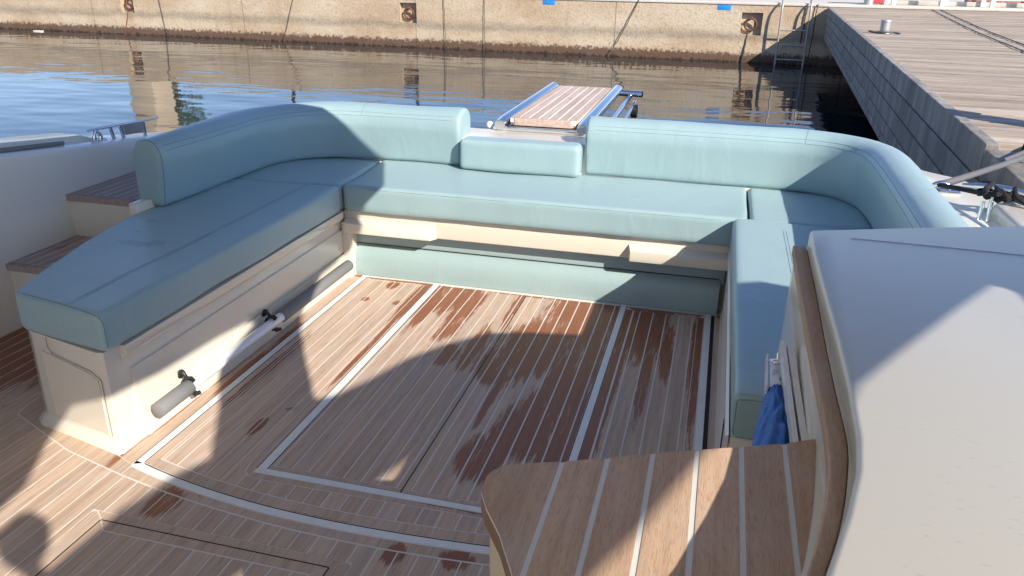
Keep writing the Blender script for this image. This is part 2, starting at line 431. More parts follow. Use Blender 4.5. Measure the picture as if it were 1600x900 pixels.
# mooring rings in their niches, with hanging cords
def ring(u, zc, label, drop):
    r0 = empty('mooring_ring', qloc(u, .06, zc)); tag(r0, label, 'mooring ring', 'rusty mooring rings in the quay wall niches')
    pts = [qloc(u+.13*math.cos(a), .05-.03*math.sin(a), zc+.13*math.sin(a)) for a in [i*2*math.pi/28 for i in range(28)]]
    tube('iron_ring', pts, .024, M['rust'], r0, 8, True)
    tube('eye_bolt', [qloc(u,.125,zc+.14), qloc(u,.06,zc+.15), qloc(u,.02,zc+.13)], .03, M['rust'], r0)
    return r0
ring(-1.58, .38, 'rusty mooring ring in the square niche beside the ladder', 0)
ring(-10.1, .38, 'rusty mooring ring in the niche right above the middle of the quay', 0)
ring(-19.0, .38, 'rusty mooring ring in the leftmost niche at the top edge', 0)
def cord(u0, z0, u1, z1, v0, v1, label, rad=.007, m='cordthin', sag=.05):
    pts = []
    for i in range(13):
        t = i/12
        pts.append(qloc(u0+(u1-u0)*t+random.uniform(-.01,.01), v0+(v1-v0)*t, z0+(z1-z0)*t-sag*math.sin(math.pi*t)*(abs(u1-u0)>.3)))
    o = tube('hanging_cord', pts, rad, M[m], None, 6); tag(o, label, 'cord', 'cords hanging down the quay wall'); return o
cord(-1.62,.28,-1.68,-.6, .01,-.05, 'dark rope hanging from the mooring ring beside the ladder', .015)
cord(-19.0,.27,-19.25,-.5, .01,-.03, 'rusty cord hanging from the leftmost mooring ring', .014, 'rust')
cord(-17.9,.86,-17.7,-.6, -.03,-.05, 'thin dark cord hanging just right of the leftmost mooring ring')
cord(-9.1,.86,-9.05,-.6, -.03,-.05, 'thin dark cord hanging straight down right of the middle niche')
cord(-8.0,.86,-8.0,-.6, -.03,-.05, 'darker cord hanging straight down in the middle of the quay')
cord(-13.4,.86,-13.9,-.5, -.03,-.06, 'slanting cord hanging left of the middle niche')
cord(-4.15,.86,-4.75,-.35, -.03,-.08, 'slanting pale brown line running from quay top to the waterline', .010)
cord(-.42,.80,-.45,.02, -.03,-.03, 'frayed dark rope hanging beside the left rail of the ladder', .014)
cord(1.75-1.95,.86,1.7-1.95,-.5,-.04,-.04,'thin line hanging down in the dark corner by the pier',.010)
# blue paint marks
for (u0, z0, u1, z1, lab) in ((-2.35,.68,-2.05,.795,'blue paint mark on the quay wall nearest the ladder'), (-6.5,.69,-6.2,.795,'blue paint mark at the top of the quay wall above the gangway'), (-10.28,.71,-9.92,.795,'blue paint mark above the middle mooring ring niche')):
    o = qbox('paint_mark', u0, -.004, z0, u1, .002, z1, M['tape'], None, .001); tag(o, lab, 'paint mark', 'blue paint marks on the quay wall')
    o2 = None
# ladder
L = empty('ladder', qloc(-.65, -.15, -.6)); tag(L, 'aluminium ladder with curved handrails fixed to the quay beside the pier', 'ladder')
for s, lab in ((-.94, 0), (-.34, 1)):
    pts = smooth_path([qloc(s,.25,.865), qloc(s,.22,.93), qloc(s,.05,.95), qloc(s,-.14,.85), qloc(s,-.2,.6), qloc(s,-.2,-.2), qloc(s,-.2,-1.2)], 6)
    tube('side_rail', pts, .022, M['alulad'], L, 8)
for zz in (.30, -.02, -.33, -.66):
    tube('rung', [qloc(-.94,-.2,zz), qloc(-.34,-.2,zz)], .017, M['alulad'], L, 8)
# white float scraps on the water
o = qbox('floating_debris', -22.2, -.5, -.455, -21.9, -.4, -.42, M['gelwhite'], None, .004); tag(o, 'small white scrap floating on the water at the foot of the quay', 'debris')

# ------------------------------------------------------------------ pier
PZ = .79
MP = MQ @ Matrix.Rotation(-.0042, 4, 'Z') @ Matrix.Translation((.012,0,0))
pr = empty('wooden_pier', qloc(1, -8, -.45)); tag(pr, 'weathered grey wooden pier running from the quay along the right side of the boat', 'pier')
def pobj(name, bm, m, parent, sharp=None):
    # mesh kept in pier coordinates so the grain follows the boards
    bmesh.ops.recalc_face_normals(bm, faces=bm.faces)
    me = bpy.data.meshes.new(name); bm.to_mesh(me); bm.free(); me.materials.append(m)
    o = bpy.data.objects.new(name, me); col.objects.link(o); o.parent = parent
    if parent is None: o.matrix_world = MP
    elif parent.parent is None: o.matrix_parent_inverse = Matrix.Translation(-parent.location) @ MP
    return o
bm = bmesh.new(); lay = bm.verts.layers.float.new('tone')
v = -24.0
while v < -.02:
    wd = random.uniform(.095,.125); e = .03 if v > -15.5 else .16
    u0 = e + random.uniform(-.012,.012); tn = random.random(); dz = random.uniform(-.004,.004)
    vs = [bm.verts.new(c) for c in ((u0,v,PZ+dz),(14,v,PZ+dz),(14,v+wd,PZ+dz),(u0,v+wd,PZ+dz))]
    lo = [bm.verts.new((c.co.x,c.co.y,PZ-.035)) for c in vs]
    for x in vs+lo: x[lay] = tn
    bm.faces.new(vs)
    for k in range(4): bm.faces.new((vs[k],vs[(k+1)%4],lo[(k+1)%4],lo[k]))
    v += wd+.017
pobj('deck_boards', bm, M['pierdeck'], pr)
bm = prism_bm(rect(.12,-24,14,-.03), PZ-.30, PZ-.04, 0); pobj('deck_frame', bm, M['dark'], pr)
def fascia(z0, z1, joints, off, v_near=-24):
    bm = bmesh.new(); lay = bm.verts.layers.float.new('tone')
    js = [v_near]+sorted(j for j in joints if j > v_near+.1)+[-.03]
    for a, b in zip(js[:-1], js[1:]):
        t = prism_bm(rect(off,a+.006,off+.06,b-.006), z0, z1, .006, 2); 
        me = bpy.data.meshes.new('t'); t.to_mesh(me); t.free(); n0 = len(bm.verts); bm.from_mesh(me); bpy.data.meshes.remove(me)
        bm.verts.ensure_lookup_table(); tn = random.random()
        for x in bm.verts[n0:]: x[lay] = tn
    return pobj('fascia_board', bm, M['pierface'], pr)
fascia(.632, PZ+.004, [-9.0,-12.4,-14.9], .0, -15.50)
fascia(.480, .618, [-4.1,-8.6,-13.0,-15.9], .004)
fascia(.330, .467, [-6.0,-10.5,-15.0], .006)
fascia(.215, .318, [-3.3,-7.6,-12.6,-14.4], .008)
fascia(.13, .203, [-2.3,-8.6,-11.6,-15.4], .012)
bm = prism_bm(rect(.0,-24,.14,-15.506), .632, .772, .006, 2); pobj('rubbing_strip', bm, M['pierface'], pr)
for vv in (-3, -8, -13, -18):
    for uu in (1.2, 5.5, 10):
        bm = bmesh.new(); bmesh.ops.create_cone(bm, cap_ends=True, segments=16, radius1=.16, radius2=.16, depth=4.6, matrix=Matrix.Translation((uu,vv,-1.8)))
        pobj('pile', bm, M['dark'], pr)
# bollard on pier
BU, BV = .30, -8.1
B = empty('bollard', qloc(BU,BV,PZ)); tag(B, 'short galvanised bollard standing near the edge of the wooden pier', 'bollard')
def cyl(bm, c, r0, r1, h, seg=20):
    bmesh.ops.create_cone(bm, cap_ends=True, segments=seg, radius1=r0, radius2=r1, depth=h, matrix=Matrix.Translation(Vector(c)+Vector((0,0,h/2))))
bm = bmesh.new(); cyl(bm, qloc(BU,BV,PZ+.012), .058, .058, .14); fromb('post', bm, M['galv'], B, sharp=40)
bm = bmesh.new(); cyl(bm, qloc(BU,BV,PZ+.15), .066, .062, .018); fromb('cap', bm, M['galv'], B, sharp=40)
bm = bmesh.new(); cyl(bm, qloc(BU,BV,PZ+.006), .085, .08, .014); fromb('base_flange', bm, M['galv'], B, sharp=40)
o = tube('rope_end', smooth_path([qloc(BU-.17,BV+.12,PZ+.02), qloc(BU-.11,BV,PZ+.015), qloc(BU-.02,BV-.10,PZ+.03), qloc(BU+.10,BV-.04,PZ+.02), qloc(BU+.17,BV-.14,PZ+.015)],4), .012, M['greyrope'], None, 6); tag(o, 'short grey rope end lying round the foot of the bollard', 'rope')
for du, lab in ((0,'upper of two thin dark lines lying across the pier deck'),(.17,'lower of two thin dark lines lying across the pier deck')):
    pts = [qloc(2.35-du,1.0,PZ+.012), qloc(1.92-du,-4.2,PZ+.012), qloc(1.68-du,-7.4,PZ+.012), qloc(1.52-du,-10.5,PZ+.012)]
    o = tube('deck_line', smooth_path(pts,6), .007, M['black'], None, 6); tag(o, lab, 'thin_line', 'thin dark lines across the pier')  # thin tubes drawn as two dark lines over the deck boards
# things on the quay behind the pier: two white trestles, a post, kerb, earth
QZ = .86
M['whitebr'] = M['whitewood']
o = qbox('kerb', .9, 1.5, .836, 30, 1.7, .93, M['coping']); tag(o, 'long pale kerb lying across the far end of the pier', 'kerb')
for (uu, lab) in ((1.95,'left white trestle standing on the quay behind the pier'), (3.95,'right white trestle standing on the quay behind the pier')):
    T = empty('trestle', qloc(uu, 1.3, .84)); tag(T, lab, 'trestle', 'white trestles behind the pier')
    for du, dv in ((-.5,-.18),(.5,-.18),(-.62,.18),(.62,.18)):
        bm = prism_bm(rect(-.045,-.045,.045,.045), 0, .82, .004, 2)
        bmesh.ops.transform(bm, matrix=Matrix.Translation(qloc(uu+du,1.3+dv,.84)), verts=bm.verts); fromb('leg', bm, M['whitewood'], T)
    qbox('beam', uu-.75, 1.02, 1.62, uu+.75, 1.58, 1.70, M['whitewood'], T)
    qbox('lower_rail', uu-.5, 1.10, .98, uu+.5, 1.14, 1.06, M['whitewood'], T)
P_ = empty('mooring_post', qloc(1.0,.4,.86)); tag(P_, 'squat grey mooring post at the corner where quay meets pier', 'bollard')
bm = bmesh.new(); cyl(bm, qloc(.85,.35,.86), .10, .09, .3); fromb('post', bm, M['galv'], P_, sharp=40)
bm = bmesh.new(); cyl(bm, qloc(.85,.35,1.16), .14, .12, .05); fromb('cap', bm, M['galv'], P_, sharp=40)
bm = bmesh.new()
for i in range(60):
    c = qloc(random.uniform(3.6,9), random.uniform(2.4,4), .84); bmesh.ops.create_icosphere(bm, subdivisions=1, radius=random.uniform(.15,.45), matrix=Matrix.Translation(c) @ Matrix.Diagonal((1,1,.6,1)))
o = fromb('earth_heap', bm, M['clay']); tag(o, 'reddish heap of earth and rubble on the quay at the top right corner', 'rubble', kind='stuff')
o = qbox('tray', .9, 1.0, .862, 1.25, 1.3, 1.0, simple('red_plastic', (.55,.06,.07), .5), None, .03); tag(o, 'red plastic tray lying on the quay left of the trestles', 'tray')
# upright things on the quay that the water mirrors
K = empty('gate_pillar', qloc(-19.8, 1.2, .84)); tag(K, 'pale stone pillar on the quay seen mirrored in the water at left', 'pillar')
qbox('shaft', -20.3, .9, .84, -19.4, 1.8, 2.9, M['stone'], K, .02); qbox('capstone', -20.45, .75, 2.9, -19.25, 1.95, 3.1, M['coping'], K, .02)
def tree(u, v, h, r, seed, label):
    rnd = random.Random(seed)
    T = empty('tree', qloc(u, v, .84)); tag(T, label, 'tree', 'trees behind the quay mirrored in the water')
    bm = tube_bm([qloc(u,v,.8), qloc(u+.1,v,.8+h*.3), qloc(u,v,.8+h*.6), qloc(u+.1,v,.8+h*.85)], [.16,.12,.08,.03], 8)
    for k in range(6):
        a = k*1.05; tube_bm([qloc(u,v,.8+h*(.4+.06*k)), qloc(u+r*.7*math.cos(a),v+r*.7*math.sin(a),.8+h*(.6+.06*k))], [.06,.015], 6, bm=bm)
    fromb('trunk', bm, M['trunk'], T)
    bm = bmesh.new()
    for k in range(900):
        d = Vector((rnd.gauss(0,1),rnd.gauss(0,1),rnd.gauss(0,1))).normalized()*rnd.random()**.4
        d *= 1+.5*noise.noise(d*2.2+Vector((seed,0,0)))
        c = qloc(u,v,.8+h*.72)+Vector((d.x*r,d.y*r,d.z*h*.3)); s = rnd.uniform(.06,.13)
        a = Vector((rnd.uniform(-1,1),rnd.uniform(-1,1),rnd.uniform(-1,1))).normalized(); b2 = a.orthogonal().normalized()
        bm.faces.new([bm.verts.new(c+a*s), bm.verts.new(c+b2*s*.5), bm.verts.new(c-a*s), bm.verts.new(c-b2*s*.5)])
    fromb('crown', bm, M['leaf'], T)
tree(-23.0, 6, 3.6, 1.3, 3, 'small leafy tree on the quay mirrored at the far left of the water')
for (uu, hh, lab) in ((-14.0,2.4,'slim dark lamp post on the quay mirrored left of the middle niche'), (-10.1,2.1,'slim dark post on the quay directly above the middle niche')):
    K = empty('lamp_post', qloc(uu,.4,.86)); tag(K, lab, 'post', 'posts on the quay edge')
    bm = bmesh.new(); cyl(bm, qloc(uu,.4,.86), .05, .035, hh); fromb('pole', bm, M['black'], K, sharp=40)
    bm = bmesh.new(); cyl(bm, qloc(uu,.4,.86+hh), .09, .14, .3); fromb('lamp_head', bm, M['galv'], K, sharp=40)

# ================================================================== THE BOAT
boat = empty('motor_boat', (-.9, 2.6, -.45)); tag(boat, 'open cream motor boat cockpit with teak floor and U shaped bench', 'boat')
# hull
hull = [(-3.22,-4),(-3.25,0),(-3.2,2.4),(-3.12,3.4),(-2.95,4.05),(-2.4,4.45),(-.9,4.62),(.4,4.45),(.98,4.05),(1.10,3.4),(1.12,2.4),(1.12,-4)]
bm = prism_bm(hull, -.9, -.05, 0); fromb('hull', bm, M['gelwhite'], boat, sharp=40)
# sole under the teak
box('sole', -2.9, -1.5, -.048, .9, 3.9, .0011, M['caulk'], boat, 0)

fa = lambda x: -.0487*x**3 - .0043*x*x + .1156*x + 1.7006       # outer edge of the curved drain channel
fb = lambda x: fa(x) - .075                         # border plank around it
# main hatch
P1 = []
ph = rect(-1.272, 1.858, -.356, 3.468)
P1 += strips(rect(-1.262,1.858,-.366,3.468), -1.261, .0602, .0055, 7)
P1 += clip(ph, -1.272, -1.2645)
x = -1.261+7*.0602
P1 += clip(ph, x+.003, -.8215) + clip(ph, -.8165, -.7935)
xs = [-.791,-.733,-.671,-.610,-.551,-.492,-.435,-.378]
for a, b in zip(xs[:-1], xs[1:]): P1 += clip(ph, a+.003, b-.003)
P1 += clip(ph, -.3755, -.357)
P1 += [rect(-1.270,1.838,-.8215,1.855), rect(-.8165,1.838,-.358,1.855)]
hat = planks('floor_hatch', P1, .002, boat, M['teak'])
box('hatch_gap', -.8212, 1.838, -.004, -.8168, 3.468, .0017, M['dark'], hat, 0)
# left panel and its front return
arcpts = lambda f, x0, x1, n=24: [(x0+(x1-x0)*k/n, f(x0+(x1-x0)*k/n)) for k in range(n+1)]
in1 = lambda x: fa(x)+.032          # inner edge of the curved channel
in2 = lambda x: fa(x)+.078          # inner edge of its border plank
P2 = []
P2 += [[(-1.672,in1(-1.672)),(-1.638,in1(-1.638)+.04),(-1.638,3.435),(-1.672,3.47)]]          # left border
P2 += [[(-1.672,3.472),(-1.634,3.444),(-1.35,3.450),(-1.312,3.478)]]                          # rear border
P2 += [[(-1.312,3.474),(-1.346,3.447),(-1.346,1.86),(-1.335,1.805),(-1.312,1.79)]]             # right border
P2 += [[(-1.310,1.787),(-1.25,1.782),(.14,1.800),(.14,1.835-.022),(-1.31,1.806)]]               # border before the hatch
top = arcpts(lambda x: in2(x)-.004, -1.636, .14)
bot = arcpts(lambda x: in1(x)+.004, .14, -1.668)
for k in range(4):                                                                               # curved border planks
    x0 = -1.668+k*.452; x1 = x0+.450
    P2 += [arcpts(lambda x: in1(x)+.004, x0, x1, 10) + arcpts(lambda x: in2(x)-.003, x1, max(x0,-1.638), 10)]
fieldL = [(-1.634,in2(-1.634)+.002)] + arcpts(lambda x: in2(x)+.002, -1.6, .14) + [(.14,1.796),(-1.25,1.778),(-1.318,1.786),(-1.343,1.81),(-1.350,1.86),(-1.350,3.446),(-1.634,3.440)]
P2 += clip(fieldL, -1.634, -1.627)
P2 += strips(fieldL, -1.624, .0600, .0052, 30)
planks('floor_panel', P2, .002, boat, M['teak'])
# right panel
P3 = [rect(-.322,1.84,-.290,3.44), [(-.322,3.472),(-.286,3.437),(.008,3.437),(.040,3.472)], rect(.012,1.84,.040,3.44)]
P3 += strips(rect(-.284,1.84,.009,3.434), -.2845, .0305, .005, 1) + strips(rect(-.254,1.84,.009,3.434), -.2535, .0605, .0052, 5)
planks('floor_panel', P3, .002, boat, M['teak'])
# edge planks
planks('edge_plank', [[(-1.776,1.768),(-1.708,1.740),(-1.708,3.49),(-1.776,3.49)]], .002, boat, M['teak'])
planks('edge_plank', [rect(.088,1.7,.118,3.49)], .002, boat, M['teak'])
# drain channels (white, slightly sunk)
def chan(name, poly, z=.0024):
    return prism(name, poly, -.02, z, M['channel'], boat, 0)
chan('drain_channel', [(-1.704,fa(-1.704)+.01),(-1.677,in1(-1.677)-.004),(-1.677,3.488),(-1.704,3.488)])
chan('drain_channel', rect(-1.308,1.809,-1.277,3.488))
chan('drain_channel', rect(-.352,1.836,-.326,3.488))
chan('drain_channel', rect(.045,1.836,.071,3.488))
chan('drain_channel', [(-1.277,1.809),(.14,1.818),(.14,1.8355),(-1.277,1.8355)])
chan('drain_channel', arcpts(lambda x: fa(x)+.001, -1.704, .14) + arcpts(lambda x: in1(x)-.004, .14, -1.704))
def gap(poly, z=.0017): return prism('shadow_gap', poly, -.02, z, M['dark'], boat, 0)
gap(rect(-1.2765,1.8358,-1.2735,3.48)); gap(rect(-.3255,1.84,-.323,3.48)); gap(rect(-.3556,1.84,-.3525,3.48)); gap(rect(.0715,1.8,.0875,3.48))
gap(rect(-1.7075,1.76,-1.7045,3.48)); gap(rect(-1.6765,1.76,-1.6735,3.47)); gap(rect(-1.272,1.8358,.04,1.8378)); gap(rect(-1.3115,1.83,-1.3085,3.47))
gap(arcpts(lambda x: in1(x)-.0035, -1.67, .14)+arcpts(lambda x: in1(x)+.001, .14, -1.67))

# fore deck
P5 = []
# border plank around the curved channel and locker foot
ob = lambda x: .1301*x*x+.2225*x+1.6835 if x < -.5 else .1301*.25-.11125+1.6835+(x+.5)*.09
for k in range(4):
    x0 = -1.70+k*.46; x1 = x0+.457
    P5 += [arcpts(lambda x: ob(x)+.004, x0, x1, 8) + arcpts(lambda x: fa(x)-.004, x1, x0, 8)]
P5 += [[(-2.300,1.888),(-1.96,1.750),(-1.704,ob(-1.704)+.004),(-1.704,fa(-1.704)+.004),(-1.785,1.768),(-2.06,1.83),(-2.15,1.87),(-2.15,2.04),(-2.330,2.04),(-2.318,1.94)]]
P5 += [rect(-2.330,2.044,-2.15,3.0)]
# deck outside
hx0, hx1, hy = -1.605, -.880, 1.462
outer = [(-3.0,-.6),(.9,-.6),(.9,1.60)] + arcpts(lambda x: ob(x)-.003, .14, -1.70, 30) + [(-1.96,1.744),(-2.306,1.884),(-2.324,1.940),(-3.0,1.940)]
side = [(-3.0,1.9403),(-2.324,1.9403),(-2.336,2.03),(-2.336,3.0),(-3.0,3.0)]
P5 += strips(side, -3.004, .0600, .0052, 16)
fh = lambda x: 1.482
# split the outer deck in three regions around the forward hatch
for reg in (clip(outer,-3.0,hx0-.055), clip(outer,hx1+.055,.9)):
    for pl in reg: P5 += strips(pl, -3.0-.004, .0600, .0052, 66)
for pl in clip(outer, hx0-.055, hx1+.055):
    for q in clip(pl, fh(hx0)+.036, 4, 1): P5 += strips(q, -3.0-.004, .0600, .0052, 66)
# frame planks of the hatch (outside the seam, inside the seam)
P5 += [[(hx0-.052,-.6),(hx0-.004,-.6),(hx0-.004,fh(hx0)+.004),(hx0-.040,fh(hx0)+.031),(hx0-.052,fh(hx0)+.024)]]
P5 += [[(hx1+.052,-.6),(hx1+.004,-.6),(hx1+.004,fh(hx1)+.004),(hx1+.040,fh(hx1)+.031),(hx1+.052,fh(hx1)+.024)]]
P5 += [[(hx0-.036,fh(hx0)+.0335),(hx0,fh(hx0)+.005)] + arcpts(lambda x: fh(x)+.004, hx0+.01, hx1-.01, 10) + [(hx1+.002,fh(hx1)+.005),(hx1+.036,fh(hx1)+.0335)]]
planks('fore_deck', P5, .002, boat, M['teak'])
P6 = [[(hx0+.002,-.6),(hx0+.036,-.6),(hx0+.036,fh(hx0)-.036),(hx0+.002,fh(hx0)-.002)], [(hx1-.002,-.6),(hx1-.036,-.6),(hx1-.036,fh(hx1)-.036),(hx1-.002,fh(hx1)-.002)],
      [(hx0+.005,fh(hx0)-.001)] + arcpts(lambda x: fh(x)-.001, hx0+.02, hx1-.02, 10) + [(hx1-.005,fh(hx1)-.001),(hx1-.038,fh(hx1)-.034),(hx0+.038,fh(hx0)-.034)]]
P6 += strips([(hx0+.041,-.6),(hx1-.041,-.6),(hx1-.041,fh(hx1)-.040),(hx0+.041,fh(hx0)-.040)], hx0+.041-.0026, .0600, .0052, 12)
fh_o = planks('forward_hatch', P6, .002, boat, M['teak'])
gap([(hx0-.003,-.6),(hx0+.001,-.6),(hx0+.001,fh(hx0)),(hx0-.003,fh(hx0)+.002)], .0017); gap([(hx1-.001,-.6),(hx1+.003,-.6),(hx1+.003,fh(hx1)+.002),(hx1-.001,fh(hx1))], .0017)
gap([(hx0,fh(hx0)-.0005)]+arcpts(lambda x: fh(x)-.0005, hx0+.005, hx1-.005, 10)+[(hx1,fh(hx1)-.0005)]+arcpts(lambda x: fh(x)+.0035, hx1, hx0, 10), .0017)

# ------------------------------------------------------------------ left seat locker
outl = [(-1.79,1.80),(-1.80,1.795),(-2.09,1.85),(-2.12,1.90),(-2.19,2.1),(-2.26,2.5),(-2.28,3.2),(-2.3,3.9),(-1.79,3.9)]
bm = bmesh.new()
rings = []
ol = [Vector((-1.79,1.80)),Vector((-1.815,1.795)),Vector((-2.14,1.868)),Vector((-2.18,1.892)),Vector((-2.215,2.0)),Vector((-2.25,2.4)),Vector((-2.28,3.2)),Vector((-2.3,3.9)),Vector((-1.79,3.9))]
cen = Vector((-2.0,2.8))
for z, off in ((-.01,.020),(.010,.019),(.032,.004),(.045,0),(.358,-.004)):
    r = []
    for p in ol:
        d = Vector((1 if p.x > -1.83 else -1, -1 if p.y < 1.9 else 0)); r.append((p.x+d.x*off, p.y+d.y*off, z))
    rings.append(r)
loc = fromb('seat_locker', loft(rings), M['gel'], boat, sharp=50)
# moulded ledge, lower lip and recessed panel along the inner face
def extr_y(name, prof, y0, y1, m, parent, bev=0):
    bm = bmesh.new()
    a = [bm.verts.new((p[0], y0, p[1])) for p in prof]; b = [bm.verts.new((p[0], y1, p[1])) for p in prof]
    n = len(prof)
    for k in range(n): bm.faces.new((a[k], a[(k+1) % n], b[(k+1) % n], b[k]))
    bm.faces.new(a); bm.faces.new(b)
    if bev:
        es = [e for e in bm.edges if e.calc_face_angle(0) > R(25)]; bmesh.ops.bevel(bm, geom=es, offset=bev, segments=2, affect='EDGES')
    return fromb(name, bm, m, parent, sharp=35)
extr_y('seat_ledge', [(-1.80,.357),(-1.768,.357),(-1.768,.325),(-1.776,.312),(-1.800,.296)], 1.87, 3.44, M['gel'], loc, .004)
extr_y('side_panel', [(-1.80,.262),(-1.784,.256),(-1.781,.142),(-1.784,.138),(-1.80,.138)], 1.90, 3.44, M['gel'], loc, .002)
extr_y('lower_lip', [(-1.80,.128),(-1.781,.128),(-1.774,.040),(-1.764,.012),(-1.764,-.003),(-1.80,-.003)], 1.90, 3.44, M['gel'], loc, .003)
# locker door on the front end
def on_front(u, z, off=0):   # u along the front face from the right corner
    a = Vector((-1.815,1.795)); b = Vector((-2.14,1.868)); u *= 1.25; d = (b-a).normalized(); nrm = Vector((-d.y*-1, d.x*-1)) 
    nrm = Vector((d.y, -d.x)); 
    if nrm.y > 0: nrm = -nrm
    p = a+d*u+nrm*off; return Vector((p.x, p.y, z))
dr = [(.004,.045),(.004,.27),(.03,.295),(.19,.325),(.205,.345),(.205,.385),(.24,.385),(.24,.045)]
dl = [(.0,.05),(.0,.262),(.035,.283),(.185,.300),(.2,.322),(.2,.356)]
tube('door_seam', [on_front(u,z,.0) for u,z in smooth_path([(a,b,0) for a,b in dl],1) and dl], .0011, M['greysleeve'], loc, 6)
bm = bmesh.new(); pp = [on_front(u,z,.0018) for u,z in ((.012,.055),(.012,.255),(.04,.274),(.19,.292),(.23,.30),(.23,.055))]
vs = [bm.verts.new(p) for p in pp]; lo = [bm.verts.new(p+Vector((0,.02,0))) for p in pp]; bm.faces.new(vs); bm.faces.new(lo)
for k in range(6): bm.faces.new((vs[k],vs[(k+1)%6],lo[(k+1)%6],lo[k]))
fromb('locker_door', bm, M['gel'], loc)

# ------------------------------------------------------------------ rear base
box('rear_bulkhead', -1.79, 3.56, -.02, .13, 3.95, .357, M['gel'], boat, .003)
rail = box('seat_rail', -1.782, 3.468, .250, .128, 3.57, .357, M['gel'], boat, .006)
def wedge(x0, x1, sl):
    bm = bmesh.new()
    prof = [(3.43,.249),(3.425,.262),(3.426,.300),(3.47,.322),(3.475,.249)]
    a = [bm.verts.new((x0+(sl*(3.47-p[0]) if sl>0 else 0), p[0], p[1])) for p in prof]
    b = [bm.verts.new((x1+(sl*(3.47-p[0]) if sl<0 else 0), p[0], p[1])) for p in prof]
    for k in range(5): bm.faces.new((a[k],a[(k+1)%5],b[(k+1)%5],b[k]))
    bm.faces.new(a); bm.faces.new(b)
    return fromb('rail_block', bm, M['gel'], rail, sharp=60)
wedge(-1.765, -1.285, -.6); wedge(-.336, .118, .3)
box('recess_panel', -1.76, 3.530, .14, .115, 3.57, .252, M['tealpanel'], boat, .003)
box('end_post', -1.786, 3.44, -.01, -1.745, 3.57, .30, M['gel'], boat, .004)
for kx in (-1.66, .055):
    bm = bmesh.new(); bmesh.ops.create_uvsphere(bm, u_segments=12, v_segments=8, radius=.011, matrix=Matrix.Translation((kx,3.505,.243))); fromb('knob', bm, M['gelwhite'], boat, smooth=True)
# bolster in front of it
bm = bmesh.new(); n = 20; rings = []
for i in range(n+1):
    x = -1.775+i*(1.87/n)
    c = .03 if i == 0 else 0
    rings.append([(x+c, 3.495, .004),(x, 3.490, .03),(x, 3.492, .095),(x+c*.6, 3.502, .128),(x+c*1.6, 3.53, .162),(x+c*1.6, 3.575, .166),(x+c, 3.58, .004)])
bo = fromb('bolster_cushion', loft(rings), M['tealpanel'], None, sharp=60)
tag(bo, 'long low teal kick cushion standing on the floor under the rear bench', 'cushion')
tube('piping', [(-1.75,3.528,.167),(.09,3.528,.167)], .0025, M['black'], bo, 6)

# right seat base
rb = extr_y('seat_locker', [(.126,.357),(.124,.31),(.118,.29),(.118,.05),(.112,.035),(.110,-.003),(.75,-.003),(.75,.357)], 1.86, 3.45, M['gelwhite'], boat, .003)
extr_y('moulding_strip', [(.121,.352),(.112,.345),(.112,.315),(.121,.305)], 1.88, 3.44, M['gelwhite'], rb, .002)
tube('door_seam', [(.108,2.0,.003),(.112,2.0,.15),(.114,2.05,.17),(.114,2.05,.30)], .0022, M['dark'], rb, 6)

# ------------------------------------------------------------------ bulwark left, steps
byz = lambda y: .742 - (y-2.6)*.112
bm = bmesh.new(); rings = []
for y in [-3,-1,0,1,1.8,2.2,2.6,3.0,3.4,3.8,4.1]:
    z = byz(max(y,1.2)); xo = -3.2 if y < 3.5 else -3.2+(y-3.5)*.3
    rings.append([(-2.87,y,-.02),(-2.885,y,.05),(-2.897,y,z-.03),(-2.905,y,z-.008),(-2.925,y,z),(xo+.03,y,z),(xo,y,z-.03),(xo-.02,y,-.5),(-2.95,y,-.5)])
bul = fromb('bulwark', loft(rings), M['gelwhite'], boat, sharp=40)
# raised block on the coaming
bm = bmesh.new(); rr = []
for y, h in ((1.0,.035),(2.2,.035),(3.18,.035),(3.30,.002)):
    z = byz(max(y,1.2)); rr.append([(-3.03,y,z-.01),(-3.035,y,z+h*.9),(-3.06,y,z+h),(-3.17,y,z+h),(-3.18,y,z-.01)])
fromb('coaming_block', loft(rr), M['gelwhite'], bul, sharp=40)
gp = smooth_path([(-2.97,1.9,byz(1.9)+.02),(-2.97,2.55,byz(2.55)+.012),(-2.965,2.64,byz(2.64)+.010),(-2.965,3.0,byz(3.0)+.012)], 6)
tube('grab_strip', gp, .011, M['greysleeve'], bul, 8)
def step(z, y0, y1, x1, x1b):
    s = prism('step', [(-2.9,y0),(x1,y0-.0),(x1b,y1),(-2.9,y1)], -.02, z-.03, M['gel'], boat, .004)
    t0 = planks('teak_tread', [rect(-2.897,y0-.012,x1,y0+.018)] + [q for q in strips(rect(-2.86,y0+.021,x1b-.01,y1), -2.8605, .052, .008, 14)] + [rect(-2.897,y0+.021,-2.863,y1)], z, s, M['teakstep'], thick=.03)
    prism('tread_core', [(-2.897,y0-.008),(x1-.004,y0-.008),(x1b-.01,y1),(-2.897,y1)], z-.029, z-.0007, M['caulk'], s, 0)
step(.498, 2.895, 4.05, -2.40, -2.42)
step(.295, 2.50, 2.893, -2.36, -2.40)
box('floor_side', -2.9, 2.9, -.02, -2.3, 3.9, .2, M['gel'], boat, 0)
# raised lip between bench and upper step
prism('coaming', [(-2.44,2.75),(-2.395,2.75),(-2.30,3.9),(-2.42,4.0)], .2, .53, M['gel'], boat, .006)

